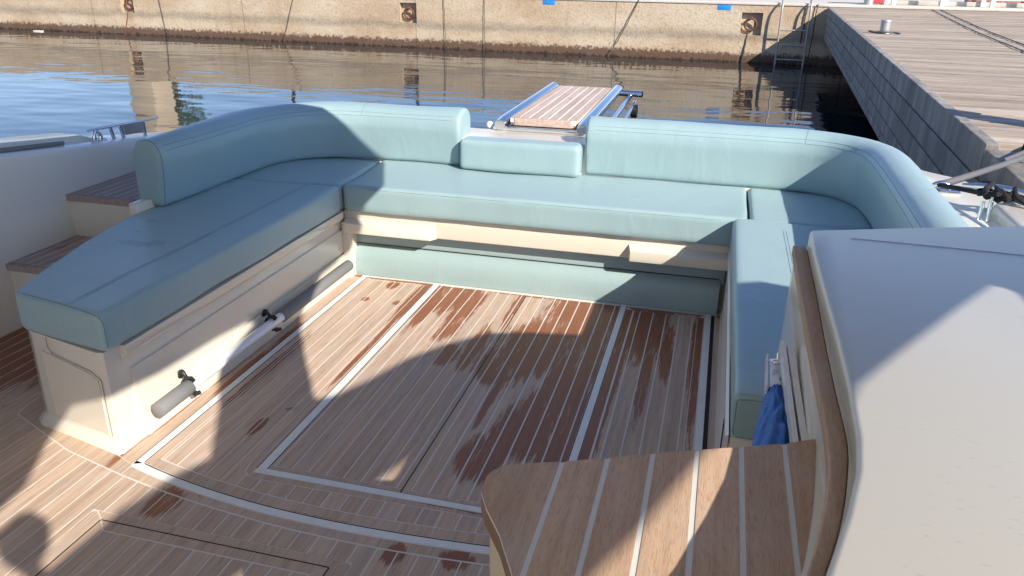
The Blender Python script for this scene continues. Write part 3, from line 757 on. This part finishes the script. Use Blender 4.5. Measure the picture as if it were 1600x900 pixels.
# ------------------------------------------------------------------ transom deck, side deck
tr = [(-2.9,3.9),(-2.42,4.01),(.75,4.0),(.82,3.7),(.83,1.9),(1.10,1.9),(1.10,3.3),(1.03,3.9),(.80,4.2),(.35,4.34),(-.60,4.345),(-.68,4.325),(-1.33,4.305),(-1.5,4.34),(-2.4,4.25),(-2.75,4.15)]
prism('transom_deck', tr, -.3, .648, M['gelwhite'], boat, .012)
prism('side_deck', [(.74,1.0),(1.11,1.0),(1.11,3.25),(1.04,3.62),(.90,3.75),(.76,3.6)], .62, .70, M['gelwhite'], boat, .02)
prism('side_coaming', [(.985,1.0),(1.115,1.0),(1.115,3.02),(1.07,3.12),(.985,3.06)], .66, .745, M['gelwhite'], boat, .02)
prism('cockpit_side', [(.70,1.2),(.80,1.2),(.80,3.9),(.70,3.9)], -.02, .62, M['gelwhite'], boat, .01)
box('latch_slot', -1.208, 4.000, .6475, -1.125, 4.014, .6505, M['black'], boat, .001)
tube('rope_shadow', [(.86,3.26,.702),(.93,2.86,.702)], .005, M['alu'], boat, 6)  # grey strip drawn as the rope's shadow on the side deck

# ------------------------------------------------------------------ gangway (passerelle)
pas = empty('gangway', (-.92,4.3,.64)); tag(pas, 'folding teak gangway with two polished steel side tubes over the stern', 'gangway')
def lerp(a,b,t): return a+(b-a)*t
PZ0, PZ1 = .700, .712
bx0, bx1, ty0, ty1 = -1.138, -.760, 4.31, 5.72
pl = [rect(bx0,ty0+.03,bx0+.045,ty1), rect(bx1-.045,ty0+.03,bx1,ty1)] + strips(rect(bx0+.05,ty0+.03,bx1-.05,ty1), bx0+.0475, .0564, .009, 5)
teakp = planks('teak_boards', pl, .715, pas, M['teakpass'], thick=.012)
box('board_core', bx0+.002, ty0+.005, .69, bx1-.002, ty1-.003, .7138, M['counterw'], pas, .002)
prism('end_board', [(bx0,ty0+.02),(bx0+.03,ty0-.002),(bx1-.03,ty0-.002),(bx1,ty0+.02),(bx1,ty0+.03),(bx0,ty0+.03)], .675, .716, M['teakpass'], pas, .004)
for sx, r0 in ((bx0-.045,.035),(bx1+.045,.035)):
    tube('side_tube', [(sx,ty0-.05,.682),(sx,ty0+.02,.684),(sx,ty1+.02,.700)], [r0*.85,r0,r0], M['steel'], pas, 20)
box('hinge_bar', bx0-.09, ty0-.035, .650, bx1+.09, ty0+.0, .672, M['steel'], pas, .004)
tube('lower_tube', [(bx1+.14,ty0+.1,.64),(bx1+.14,ty1-.05,.665)], .018, M['steel'], pas, 12)
tube('outer_tube', [(bx1+.20,ty0+.3,.60),(bx1+.185,ty1-.1,.64)], .012, M['steel'], pas, 12)
tube('end_pin', [(bx1+.05,ty1-.04,.69),(bx1+.23,ty1-.06,.69)], .022, M['steel'], pas, 12)
bm = bmesh.new(); bmesh.ops.create_cone(bm, cap_ends=True, segments=20, radius1=.045, radius2=.045, depth=.04, matrix=Matrix.Translation((bx1+.20,ty1-.25,.60)) @ Matrix.Rotation(R(90),4,'Y')); fromb('wheel', bm, M['black'], pas, sharp=40)
bm = bmesh.new(); bmesh.ops.create_uvsphere(bm, u_segments=14, v_segments=10, radius=.020, matrix=Matrix.Translation((bx0-.115,ty0-.01,.672))); fromb('end_knob', bm, M['gelwhite'], pas, smooth=True)
box('support_frame', bx0-.02, 4.30, .10, bx1+.02, 4.6, .66, M['gelwhite'], pas, .01)

# ------------------------------------------------------------------ cushions
def voxel_soft(bm, vox=.011, smooth=7, puff=0, seed=0):
    bmesh.ops.recalc_face_normals(bm, faces=bm.faces); bmesh.ops.triangulate(bm, faces=bm.faces)
    me = bpy.data.meshes.new('tmp'); bm.to_mesh(me); bm.free()
    o = bpy.data.objects.new('tmp', me); col.objects.link(o)
    r = o.modifiers.new('r', 'REMESH'); r.mode = 'VOXEL'; r.voxel_size = vox; r.adaptivity = 0
    s = o.modifiers.new('s', 'SMOOTH'); s.iterations = smooth; s.factor = .5
    dg = bpy.context.evaluated_depsgraph_get(); ev = o.evaluated_get(dg); out = bpy.data.meshes.new_from_object(ev)
    bpy.data.objects.remove(o)
    nn = [Vector(x.vector) for x in out.vertex_normals]; cc = [v.co.copy() for v in out.vertices]; flat = []
    for n, c in zip(nn, cc):
        k = noise.noise(Vector((c.x*2.3+seed, c.y*2.3, c.z*2.3)))*.007 + noise.noise(Vector((c.x*9, c.y*9+seed, c.z*5)))*.0013
        flat.extend(c + n*k)
    out.vertices.foreach_set('co', flat); out.update()
    for p in out.polygons: p.use_smooth = True
    return out
def cushion(name, outline, z0, z1, label, seed=0, bev=.018, cat='cushion', group=None, vox=.011):
    me = voxel_soft(prism_bm(outline, z0, z1, bev, 3), vox, 4, seed=seed); me.name = name
    o = link(name, me, M['teal'], None, True); tag(o, label, cat, group); return o
SZ0, SZ1 = .358, .496
G = 'teal seat cushions of the U shaped bench'
c1 = cushion('seat_cushion', [(-1.768,1.80)]+[(-1.80,1.797),(-2.15,1.860),(-2.185,1.880),(-2.215,1.95),(-2.250,2.054),(-2.340,2.366),(-2.393,2.685),(-2.40,2.9),(-2.40,3.385),(-1.768,3.425)], SZ0, SZ1, 'long teal seat cushion in shade on the left locker with a damp smudge', 1, group=G)
cushion('seat_cushion', [(-2.36,3.39),(-1.775,3.431),(-1.775,3.60),(-1.80,4.02),(-2.36,4.02)], SZ0, SZ1, 'teal corner cushion at the rear left of the bench behind the long side cushion', 2, group=G)
c3 = cushion('seat_cushion', [(-1.766,3.436),(.172,3.436),(.180,3.6),(.178,4.02),(-1.796,4.02),(-1.770,3.6)], SZ0, SZ1, 'widest teal seat cushion in full sun across the rear of the bench', 3, group=G)
cushion('seat_cushion', [(.186,3.436),(.70,3.436),(.70,3.95),(.62,4.02),(.186,4.02)], SZ0, SZ1, 'small teal corner cushion at the rear right of the bench', 4, group=G)
c5 = cushion('seat_cushion', [(.117,1.835),(.68,1.835),(.68,3.430),(.34,3.430),(.117,3.430)], SZ0, SZ1+.004, 'long teal seat cushion on the right locker beside the console', 5, group=G)
from mathutils.bvhtree import BVHTree
def snap(pts, o):
    if 'bvh' not in CACHE.setdefault(o.name, {}):
        CACHE[o.name]['bvh'] = BVHTree.FromPolygons([v.co.copy() for v in o.data.vertices], [tuple(p.vertices) for p in o.data.polygons])
    out = []
    for p in pts:
        q = CACHE[o.name]['bvh'].find_nearest(Vector(p))[0]; out.append(q)
    return out
CACHE = {}
def seam(pts, parent, r=.0016, n=6): return tube('piping', snap(smooth_path(pts, n), parent), r, M['tealdark'], parent, 5)
zt = SZ1
seam([(-2.17,1.884,zt-.008),(-1.95,1.838,zt-.002),(-1.80,1.802,zt-.006),(-1.772,1.797,zt-.020),(-1.764,1.797,zt-.05),(-1.762,1.797,SZ0+.012)], c1)
for dx in (0,.012):
    seam([(-1.93+dx,1.84,zt),(-1.932+dx,2.3,zt+.001),(-1.93+dx,2.9,zt+.001),(-1.93+dx,3.38,zt)], c1, .0011)
seam([(-1.76,3.445,zt-.018),(-.8,3.442,zt-.016),(.16,3.445,zt-.018)], c3, .0012)
for dx in (0,.012):
    seam([(.315+dx,1.85,zt+.004),(.315+dx,2.5,zt+.005),(.315+dx,3.42,zt+.004)], c5, .0011)
seam([(.118,1.829,SZ0+.01),(.118,1.829,zt-.03),(.135,1.829,zt-.006),(.3,1.829,zt-.004),(.6,1.829,zt-.004)], c5)

def back_ring(p, t, h, th, lean, z0, rt=None, bot=.02):
    """cross-section of a backrest: p inner-bottom point, t tangent; outward = left normal handed by caller"""
    nrm = Vector((t.y, -t.x, 0)); 
    pts = []
    rt = rt or min(th*.5, .085)
    prof = [(0.010, 0), (0, bot)]
    x_in = lambda z: -lean*(z/h)
    N = 10
    prof += [(x_in(h*k/6), bot+(h-rt*.8-bot)*k/6) for k in range(1, 6)]
    xi = x_in(h-rt)
    for k in range(N+1):
        a = math.pi*(1-k/N)
        cx = xi+th/2; prof.append((cx+math.cos(a)*th/2, h-rt+math.sin(a)*rt))
    prof += [(xi+th, (h-rt)*.6), (xi+th, bot), (xi+th-.01, 0)]
    return [Vector((p.x, p.y, z0+z))+nrm*x for x, z in prof]
def backrest(name, path, label, out_sign, h, th0, th1, lean, z0=.498, seed=0, endr=.03):
    P = smooth_path([(a,b,0) for a,b in path], 10); rings = []
    N = len(P); L = [0]
    for i in range(1,N): L.append(L[-1]+(P[i]-P[i-1]).length)
    for i in range(N):
        t = (P[min(i+1,N-1)]-P[max(i-1,0)]).normalized()*out_sign
        f = min(1, L[i]/.7); f = f*f*(3-2*f)
        th = th0+(th1-th0)*f
        rings.append(back_ring(P[i], t, h, th, lean, z0))
    bm = loft(rings)
    ring0 = [v.copy() for v in rings[0]]
    me = voxel_soft(bm, .011, 6, seed=seed); me.name = name
    o = link(name, me, M['teal'], None, True); tag(o, label, 'backrest', 'backrest cushions of the U shaped bench')
    c = sum(ring0, Vector())/len(ring0); t0 = (P[1]-P[0]).normalized()
    return o, P, L, ring0
# left piece: from its free front end round the corner to the middle
BH = .297
bl, PL, LL, R0 = backrest('backrest_cushion', [(-2.330,2.84),(-2.315,3.1),(-2.305,3.40),(-2.30,3.62),(-2.24,3.80),(-2.10,3.93),(-1.93,3.972),(-1.7,3.98),(-1.325,3.98)],
    'curved teal backrest cushion wrapping the left rear corner, its end in shade', -1, BH, .150, .215, .022, seed=11)
brt, PR, LR, R1 = backrest('backrest_cushion', [(-.648,3.98),(-.2,3.985),(.20,3.98),(.42,3.965),(.56,3.91),(.64,3.80),(.668,3.62),(.668,3.2),(.655,2.6),(.64,1.9)],
    'curved teal backrest cushion wrapping the right rear corner, half in sun', -1, BH, .200, .185, .020, seed=13)
# low middle backrest
me = voxel_soft(prism_bm(rect(-1.312,3.905,-.662,4.035), .498, .662, .022, 4), .010, 5, seed=17); me.name = 'backrest_cushion'
bmid = link('backrest_cushion', me, M['teal'], None, True); tag(bmid, 'low teal middle backrest cushion in sun in front of the gangway', 'backrest', 'backrest cushions of the U shaped bench')
def off_path(P, d, z, i0=0, i1=None):
    out = []
    N = len(P)
    for i in range(i0, i1 or N):
        t = (P[min(i+1,N-1)]-P[max(i-1,0)]).normalized(); n = Vector((-t.y, t.x, 0)); q = P[i]+n*d; out.append((q.x,q.y,z))
    return out
for o_, rg, P_0 in ((bl, R0, PL), (brt, R1, PR)):
    c = sum(rg, Vector())/len(rg); t0 = (P_0[1]-P_0[0]).normalized()
    tube('piping', snap([c+(v-c)*1.01+t0*.012 for v in rg], o_), .0021, M['tealdark'], o_, 5, True)
for d, z in ((-.001,.738),(.010,.755)):
    tube('stitching', snap(off_path(PL, d, z, 2), bl), .0011, M['tealdark'], bl, 5)
    tube('stitching', snap(off_path(PR, d, z, 1), brt), .0011, M['tealdark'], brt, 5)

def cross_seam(o, P, i, z0=.745):
    t = (P[i+1]-P[i-1]).normalized(); n = Vector((-t.y, t.x, 0))
    pts = [P[i]+n*d+Vector((0,0,z)) for d, z in ((-.01,z0),(.0,.775),(.05,.80),(.10,.81),(.16,.80),(.20,.77))]
    tube('stitching', snap(smooth_path(pts, 4), o), .0013, M['tealdark'], o, 5)
cross_seam(brt, PR, 30); cross_seam(brt, PR, 48); cross_seam(bl, PL, 62)

# ------------------------------------------------------------------ console and counter on the right
top = [(.251,1.975),(.2455,1.819),(.244,1.665),(.244,1.36),(.241,1.165),(.233,1.008),(.222,.928),(.198,.832),(.162,.713),(.10,.56),(.0,.4),(-.1,.28),(-.1,-.2),(1.0,-.2),(1.0,2.20),(.786,2.179),(.5,2.075),(.30,1.995)]
con = prism('console', [(p[0]+(.004 if i<9 else 0),p[1]) for i,p in enumerate(top)], -.02, .868, M['gel'], boat, 0)
# console lid: thick moulded top with a crease
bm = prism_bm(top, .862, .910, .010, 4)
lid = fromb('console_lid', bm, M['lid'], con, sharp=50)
def strip_between(name, inner, outer, z0, z1, m, parent, bev=.003):
    return prism(name, inner+outer[::-1], z0, z1, m, parent, bev)
sr = smooth_path([(.2515,1.99,0),(.247,1.7,0),(.241,1.468,0),(.237,1.256,0),(.236,1.076,0),(.224,.976,0),(.205,.878,0),(.176,.776,0),(.12,.62,0)],6)
sl = smooth_path([(.219,1.99,0),(.214,1.7,0),(.211,1.459,0),(.210,1.248,0),(.210,1.143,0),(.205,1.022,0),(.197,.958,0),(.181,.871,0),(.153,.762,0),(.10,.61,0)],6)
strip_between('teak_rail', [(p.x,p.y) for p in sr], [(p.x,p.y) for p in sl], .835, .862, M['teaktable'], con, .004)
strip_between('side_skin', [(p.x+.004,p.y) for p in sr], [(p.x+.006,p.y) for p in sl], .42, .834, M['gel'], con, .003)
strip_between('rail_bed', [(p.x+.001,p.y) for p in sr], [(p.x+.022,p.y) for p in sr], .80, .8595, M['gel'], con, 0)
# crease on the lid (thin raised facet toward the stern)
bm = bmesh.new()
vs = [bm.verts.new(p) for p in ((.30,1.985,.9095),(.33,1.945,.9105),(.99,1.845,.9105),(.99,2.19,.9100),(.786,2.170,.9100),(.5,2.066,.9100))]
top2 = [(.345,1.938),(.99,1.83)]
tube('lid_crease', [(.34,1.936,.9105),(.55,1.930,.9108),(.71,1.922,.9108),(.99,1.90,.9108)], .0012, M['alu'], lid, 5); bm.free()

# counter with wide teak boards
TZ = .78
cnt = empty('x', (0,0,0)); bpy.data.objects.remove(cnt)
ctr = [(.218,1.206),(.165,1.176),(.097,1.147),(.028,1.118),(-.041,1.089),(-.110,1.056),(-.178,1.026),(-.235,1.004),(-.262,.992),(-.276,.975),(-.283,.955),(-.280,.92),(-.262,.885),(-.228,.835),(-.19,.762),(-.15,.68),(-.10,.55),(-.08,.3),(.15,.3),(.12,.62),(.153,.80),(.176,.90),(.194,1.00),(.203,1.067)]
core = prism('counter_top', ctr, TZ-.040, TZ-.004, simple('teak_edge', (.17,.10,.05), .5, var=.15, scale=12), boat, .004)
polys = []
xs = [-.30,-.178,-.1100,-.0415,.0272,.0962,.1650,.30]
for a, b in zip(xs[:-1], xs[1:]): polys += clip([(p[0],p[1]) for p in ctr], a+.0042, b-.0042)
M['caulkwide'] = simple('counter_caulk', (.60,.60,.57), .5, var=.05, scale=30)
prism('caulking', [(p[0]*.999,p[1]*.999) for p in ctr], TZ-.0045, TZ-.0012, M['caulkwide'], core, 0)
planks('teak_boards', polys, TZ, core, M['teaktable'], thick=.004)
prism('counter_post', [(.1,.62),(-.11,.60),(-.16,.70),(-.20,.80),(-.245,.865),(-.262,.905),(-.262,.93),(-.235,.95),(-.15,.90),(.1,.9)], -.01, TZ-.042, simple('pale_teak_edge',(.50,.42,.28),.5,var=.1), boat, .006)
# grey gutter between counter and rail
gi = smooth_path([(.222,1.207,0),(.214,1.1,0),(.208,1.03,0),(.198,.965,0),(.18,.87,0),(.15,.76,0)],5)
go = smooth_path([(.236,1.204,0),(.236,1.1,0),(.226,1.0,0),(.21,.93,0),(.19,.85,0),(.165,.75,0)],5)
strip_between('gutter_trim', [(p.x-.012,p.y) for p in gi], [(p.x,p.y) for p in go], TZ-.04, TZ-.0006, M['gelwhite'], boat, .003)

# folded deck chair between seat and console
CH = empty('folding_chair', (.19,1.55,.36)); tag(CH, 'folded deck chair with aluminium frame and crumpled blue canvas beside the console', 'chair')
def flatbar(x0, x1, y0, y1, z0, z1, wd):
    bm = loft([[(x-wd/2,y,z),(x+wd/2,y,z),(x+wd/2,y,z-.022),(x-wd/2,y,z-.022)] for x,y,z in ((x0,y0,z0),(x1,y1,z1))]); fromb('frame_bar', bm, M['whitepole'], CH)
flatbar(.187,.195,1.61,1.25,.768,.735,.010); flatbar(.202,.211,1.60,1.25,.766,.735,.012); flatbar(.160,.156,1.605,1.49,.735,.720,.004)
prism('label_tag', [(.163,1.49),(.184,1.49),(.183,1.60),(.164,1.60)], .715, .727, M['whitepole'], CH, .001)
prism('tag_stripe', [(.167,1.52),(.181,1.54),(.181,1.555),(.167,1.535)], .7265, .7282, M['alu'], CH, 0)
bm = bmesh.new(); bmesh.ops.create_uvsphere(bm, u_segments=12, v_segments=8, radius=.009, matrix=Matrix.Translation((.178,1.565,.738))@Matrix.Diagonal((1.4,1,.6,1))); fromb('hinge_cap', bm, M['steel'], CH, smooth=True)
tube('hinge_pin', [(.178,1.565,.738),(.177,1.57,.756)], .0025, M['steel'], CH, 8)
bm = bmesh.new(); NX, NY = 26, 40; grid = []
for j in range(NY+1):
    v = j/NY; y = 1.515-.40*v; row = []
    xl = lerp(.160,.112,min(1,(v*1.25)**.8)); xr = .186+.012*v
    for i in range(NX+1):
        u = i/NX; x = lerp(xl,xr,u)
        z = .722-.03*v + .010*math.sin(u*math.pi) - .04*(1-u)**2
        z += .0022*math.sin(u*16+v*26+3*noise.noise(Vector((u*3,v*4,1)))) + .008*noise.noise(Vector((u*4+v*3,v*12,3))) + .004*noise.noise(Vector((u*9-v*6,v*30,7)))
        row.append((x,y,z))
    grid.append(row)
gv = [[bm.verts.new(p) for p in r] for r in grid]; bv = [[bm.verts.new((p[0],p[1],p[2]-.10)) for p in r] for r in grid]
for j in range(NY):
    for i in range(NX):
        bm.faces.new((gv[j][i],gv[j][i+1],gv[j+1][i+1],gv[j+1][i])); bm.faces.new((bv[j][i],bv[j+1][i],bv[j+1][i+1],bv[j][i+1]))
for j in range(NY):
    bm.faces.new((gv[j][0],gv[j+1][0],bv[j+1][0],bv[j][0])); bm.faces.new((gv[j][NX],bv[j][NX],bv[j+1][NX],gv[j+1][NX]))
for i in range(NX):
    bm.faces.new((gv[0][i],bv[0][i],bv[0][i+1],gv[0][i+1])); bm.faces.new((gv[NY][i],gv[NY][i+1],bv[NY][i+1],bv[NY][i]))
fromb('canvas', bm, M['bluecloth'], CH, smooth=True)
tube('leg', [(.176,1.5,.70),(.19,1.5,-.002)], .008, M['alu'], CH, 8); tube('leg', [(.176,1.2,.68),(.19,1.2,-.002)], .008, M['alu'], CH, 8)

# ------------------------------------------------------------------ pole clipped along the left locker
PX, PZp = -1.737, .088
pole = empty('boat_pole', (PX,2.5,PZp)); tag(pole, 'white pole with grey foam end sleeves clipped along the left locker', 'pole')
tube('white_tube', [(PX,2.05,PZp),(PX,2.75,PZp)], .021, M['whitepole'], pole, 20)
def sleeve(y0, y1):
    return tube('foam_sleeve', [(PX,y0,PZp),(PX,y0+.004,PZp),(PX,y1-.004,PZp),(PX,y1,PZp)], [.024,.028,.028,.024], M['greysleeve'], pole, 20)
sleeve(1.925,2.10); sleeve(2.73,3.40)
for y in (2.10, 2.66):
    c = empty('holder_clip', (-1.77,y,PZp)); tag(c, 'black plastic clip holding the white pole %s' % ('by its front sleeve' if y < 2.3 else 'near its rear sleeve'), 'clip', 'clips holding the pole')
    arc = [(PX+.030*math.cos(a), y, PZp+.030*math.sin(a)) for a in [R(-60)-R(240)*k/12+R(100)*0 for k in range(13)]]
    tube('clip_ring', [(PX+.029*math.cos(a), y, PZp+.029*math.sin(a)) for a in [R(-40-25*k) for k in range(12)]], .006, M['black'], c, 6)
    bm = bmesh.new()
    tube_bm(smooth_path([(-1.775,y+.005,PZp+.030),(-1.768,y+.005,PZp+.052),(-1.758,y+.004,PZp+.048),(-1.742,y,PZp+.033),(-1.722,y-.002,PZp+.036),(-1.708,y-.004,PZp+.030)],4), [.009]*9+[.0075]*8+[.005]*4, 8, bm=bm)
    fromb('clip_lever', bm, M['black'], c, sharp=60)
    tube('clip_foot', [(-1.716,y-.01,PZp-.026),(-1.706,y+.012,PZp-.026)], .008, M['black'], c, 8)

# ------------------------------------------------------------------ cleats and ropes
def cleat_left():
    y0 = 3.48; z = byz(3.45)
    c = empty('cleat', (-3.0,3.5,byz(3.5))); tag(c, 'flat stainless cleat with a plate on the left side deck', 'cleat')
    tube('horn', [(-3.0,3.20,z+.082),(-3.0,3.3,z+.079),(-3.0,3.72,z+.058)], [.005,.008,.005], M['steel'], c, 8)
    for ya in (3.37,3.44,3.60): tube('foot', [(-3.0,ya,z-.01-(ya-3.45)*.112),(-3.0,ya+(-.015 if ya<3.5 else .0),z+.072-(ya-3.3)*.05)], .009, M['steel'], c, 8)
    bm = bmesh.new(); vs = [(-2.995,3.45,z+.015),(-2.995,3.59,z+.005),(-2.995,3.60,z+.062),(-2.995,3.44,z+.070)]
    a = [bm.verts.new(p) for p in vs]; b2 = [bm.verts.new((p[0]-.01,p[1],p[2])) for p in vs]; bm.faces.new(a); bm.faces.new(b2)
    for k in range(4): bm.faces.new((a[k],a[(k+1)%4],b2[(k+1)%4],b2[k]))
    fromb('plate', bm, M['steel'], c)
    f = empty('fairlead', (-3.0,3.25,byz(3.25))); tag(f, 'small twin post stainless fairlead in front of the left cleat', 'fairlead')
    for ya in (3.235,3.275): tube('post', smooth_path([(-3.0,ya,byz(ya)-.005),(-3.0,ya+.002,byz(ya)+.03),(-3.0,ya+.012*(1 if ya<3.25 else -1),byz(ya)+.05)],3), [.012]*3+[.010]*3+[.008], M['steel'], f, 10)
    tube('foot_plate', [(-3.0,3.215,byz(3.215)+.004),(-3.0,3.31,byz(3.31)+.004)], .009, M['steel'], f, 8)
cleat_left()
FX = Vector((.880,3.33,.715))
f = empty('fairlead', (.88,3.33,.70)); tag(f, 'polished stainless fairlead at the rear of the right side deck', 'fairlead')
tube('loop', smooth_path([FX+Vector((-.03,.0,-.01)),FX+Vector((-.03,0,.015)),FX+Vector((0,0,.028)),FX+Vector((.03,0,.015)),FX+Vector((.03,0,-.01))],5), .009, M['steel'], f, 10)
tube('base', [FX+Vector((-.07,0,-.008)),FX+Vector((.07,0,-.008))], .014, M['steel'], f, 10)
CX = Vector((1.0,3.06,.735))
c = empty('cleat', (1.0,3.06,.70)); tag(c, 'horned stainless cleat wrapped in black rope on the right side deck', 'cleat')
tube('horn', [CX+Vector((-.11,.05,.055)),CX+Vector((-.04,.02,.062)),CX+Vector((.04,-.02,.062)),CX+Vector((.115,-.05,.050))], [.007,.014,.014,.007], M['steel'], c, 12)
for s in (-1,1): tube('foot', [CX+Vector((.018*s,-.03*s*0-.0,-.04)),CX+Vector((.018*s,0,.06))], .008, M['steel'], c, 10)
tube('front_foot', [Vector((.93,2.98,.70)),Vector((.935,2.99,.765))], .007, M['steel'], c, 10); tube('front_foot', [Vector((.955,2.97,.70)),Vector((.955,2.98,.765))], .007, M['steel'], c, 10)
pts = [FX+Vector((-.01,-.01,.02)),Vector((.915,3.17,.76)),Vector((.955,3.06,.775)),Vector((.985,3.01,.79))]
for k in range(26):
    a = k*1.9; r = .034+.016*math.sin(k*1.7)
    pts.append(CX+Vector((-.05+.0045*k, .03-.002*k,.06))+Vector((r*.9*math.cos(a*.6), r*math.cos(a), r*math.sin(a)*.6-.01)))
pts += [CX+Vector((.09,-.06,.02)),CX+Vector((.12,-.10,-.01)),CX+Vector((.13,-.16,-.02))]
o = tube('black_rope', smooth_path(pts,4), .0095, M['blackrope'], None, 7); tag(o, 'black rope coiled round the right cleat and running to the fairlead', 'rope')
E1 = Vector((1.72,4.0,.97)); Srt = FX+Vector((0,.01,.02))
pts = [Srt.lerp(E1,t)+Vector((0,0,-.03*math.sin(math.pi*t))) for t in [k/10 for k in range(11)]]
o = tube('mooring_line', pts, .013, M['greyrope'], None, 8); tag(o, 'grey mooring line running from the right fairlead up to the pier', 'rope')
o = tube('mooring_line', [p+Vector((.02,.03,.028 if i>4 else .028*i/5)) for i,p in enumerate(pts)][3:], .010, M['greyrope'], None, 8); tag(o, 'thinner second strand lying just above the grey mooring line', 'rope')
kp = Srt.lerp(E1,.47)
pts = [kp+Vector((.02*math.cos(k*1.3)+.012*math.sin(k*.6),.02*math.sin(k*.9),.026*math.sin(k*1.3)+.006*math.cos(k*2))) for k in range(22)]
pts += [kp+Vector((.02,0,-.03)),kp+Vector((.022,.0,-.07)),kp+Vector((.018,.005,-.11)),kp+Vector((.012,0,-.135))]
o = tube('rope_knot', smooth_path(pts,3), .0095, M['blackrope'], None, 7); tag(o, 'black rope knot with a hanging tail tied round the mooring line', 'rope')
# pier-side post the line is made fast to
T = empty('mooring_pile', (1.98,4.45,PZ)); tag(T, 'grey wooden pile rising from the pier at the right edge', 'pile')
bm = bmesh.new(); cyl(bm, (1.90,4.35,.4), .12, .105, 1.05); fromb('post', bm, M['galv'], T, sharp=40)

# ------------------------------------------------------------------ unseen sheet added overhead, its outline cut to throw the cockpit shadows
HZ = 1.80; k = (2.0-HZ)/.82
def hp(pts): return [(x-k, y+.79*k) for x, y in pts]
shade_outline = [(-3.6,2.6),(-1.4,2.72),(-.9,2.73),(-.6,2.755),(-.36,2.67),(.05,2.53),(.09,2.47),(.27,2.05),(.30,1.90),(.42,1.78),(.51,1.68),(.522,1.50),(.53,1.36),(.60,1.17),(.765,.85),(.90,.64),(1.01,.48),(1.11,.33),(1.17,.38),(1.235,.508),(1.32,.74),(1.43,.91),(1.57,1.065),(1.74,1.123),(1.94,1.159),(2.05,1.21),(2.14,1.187),(2.35,1.15),(2.35,-.9),(2.1,-.9),
   (1.985,.30),(1.965,.60),(1.945,.625),(1.912,.641),(1.818,.497),(1.661,.242),(1.589,.12),(1.535,-.046),(1.496,-.147),(1.453,-.266),(1.40,-.385),(1.32,-.6),(1.2,-.9),(1.15,-1.6),(.9,-1.6),
   (.84,-.70),(.78,-.575),(.71,-.50),(.63,-.475),(.60,-.50),(.61,-.60),(.70,-.66),(.86,-.66),(.87,-.414),(.91,-.222),(.964,-.10),(.807,.187),(.61,.462),(.53,.80),(.49,.74),(.465,.573),(.44,.258),(.40,.06),(.30,.02),(.372,-.153),(.498,-.373),(.52,-.50),(.55,-1.6),(-3.6,-1.6)]  # rounded bump shapes the shadow of the person behind the camera
ht = empty('shade_cutout', (-1.2,-.5,HZ)); bpy.data.objects.remove(ht)
shade_top = prism('shade_cutout', hp(shade_outline), HZ, HZ+.014, M['gelwhite'], boat, .0)
for x, y in ((-3.05,-1.0),(.95,-1.6)):
    tube('cutout_leg', [(x,y,-.05),(x,y,HZ+.001)], .03, M['steel'], shade_top, 12)  # legs added only to hold the unseen sheet up
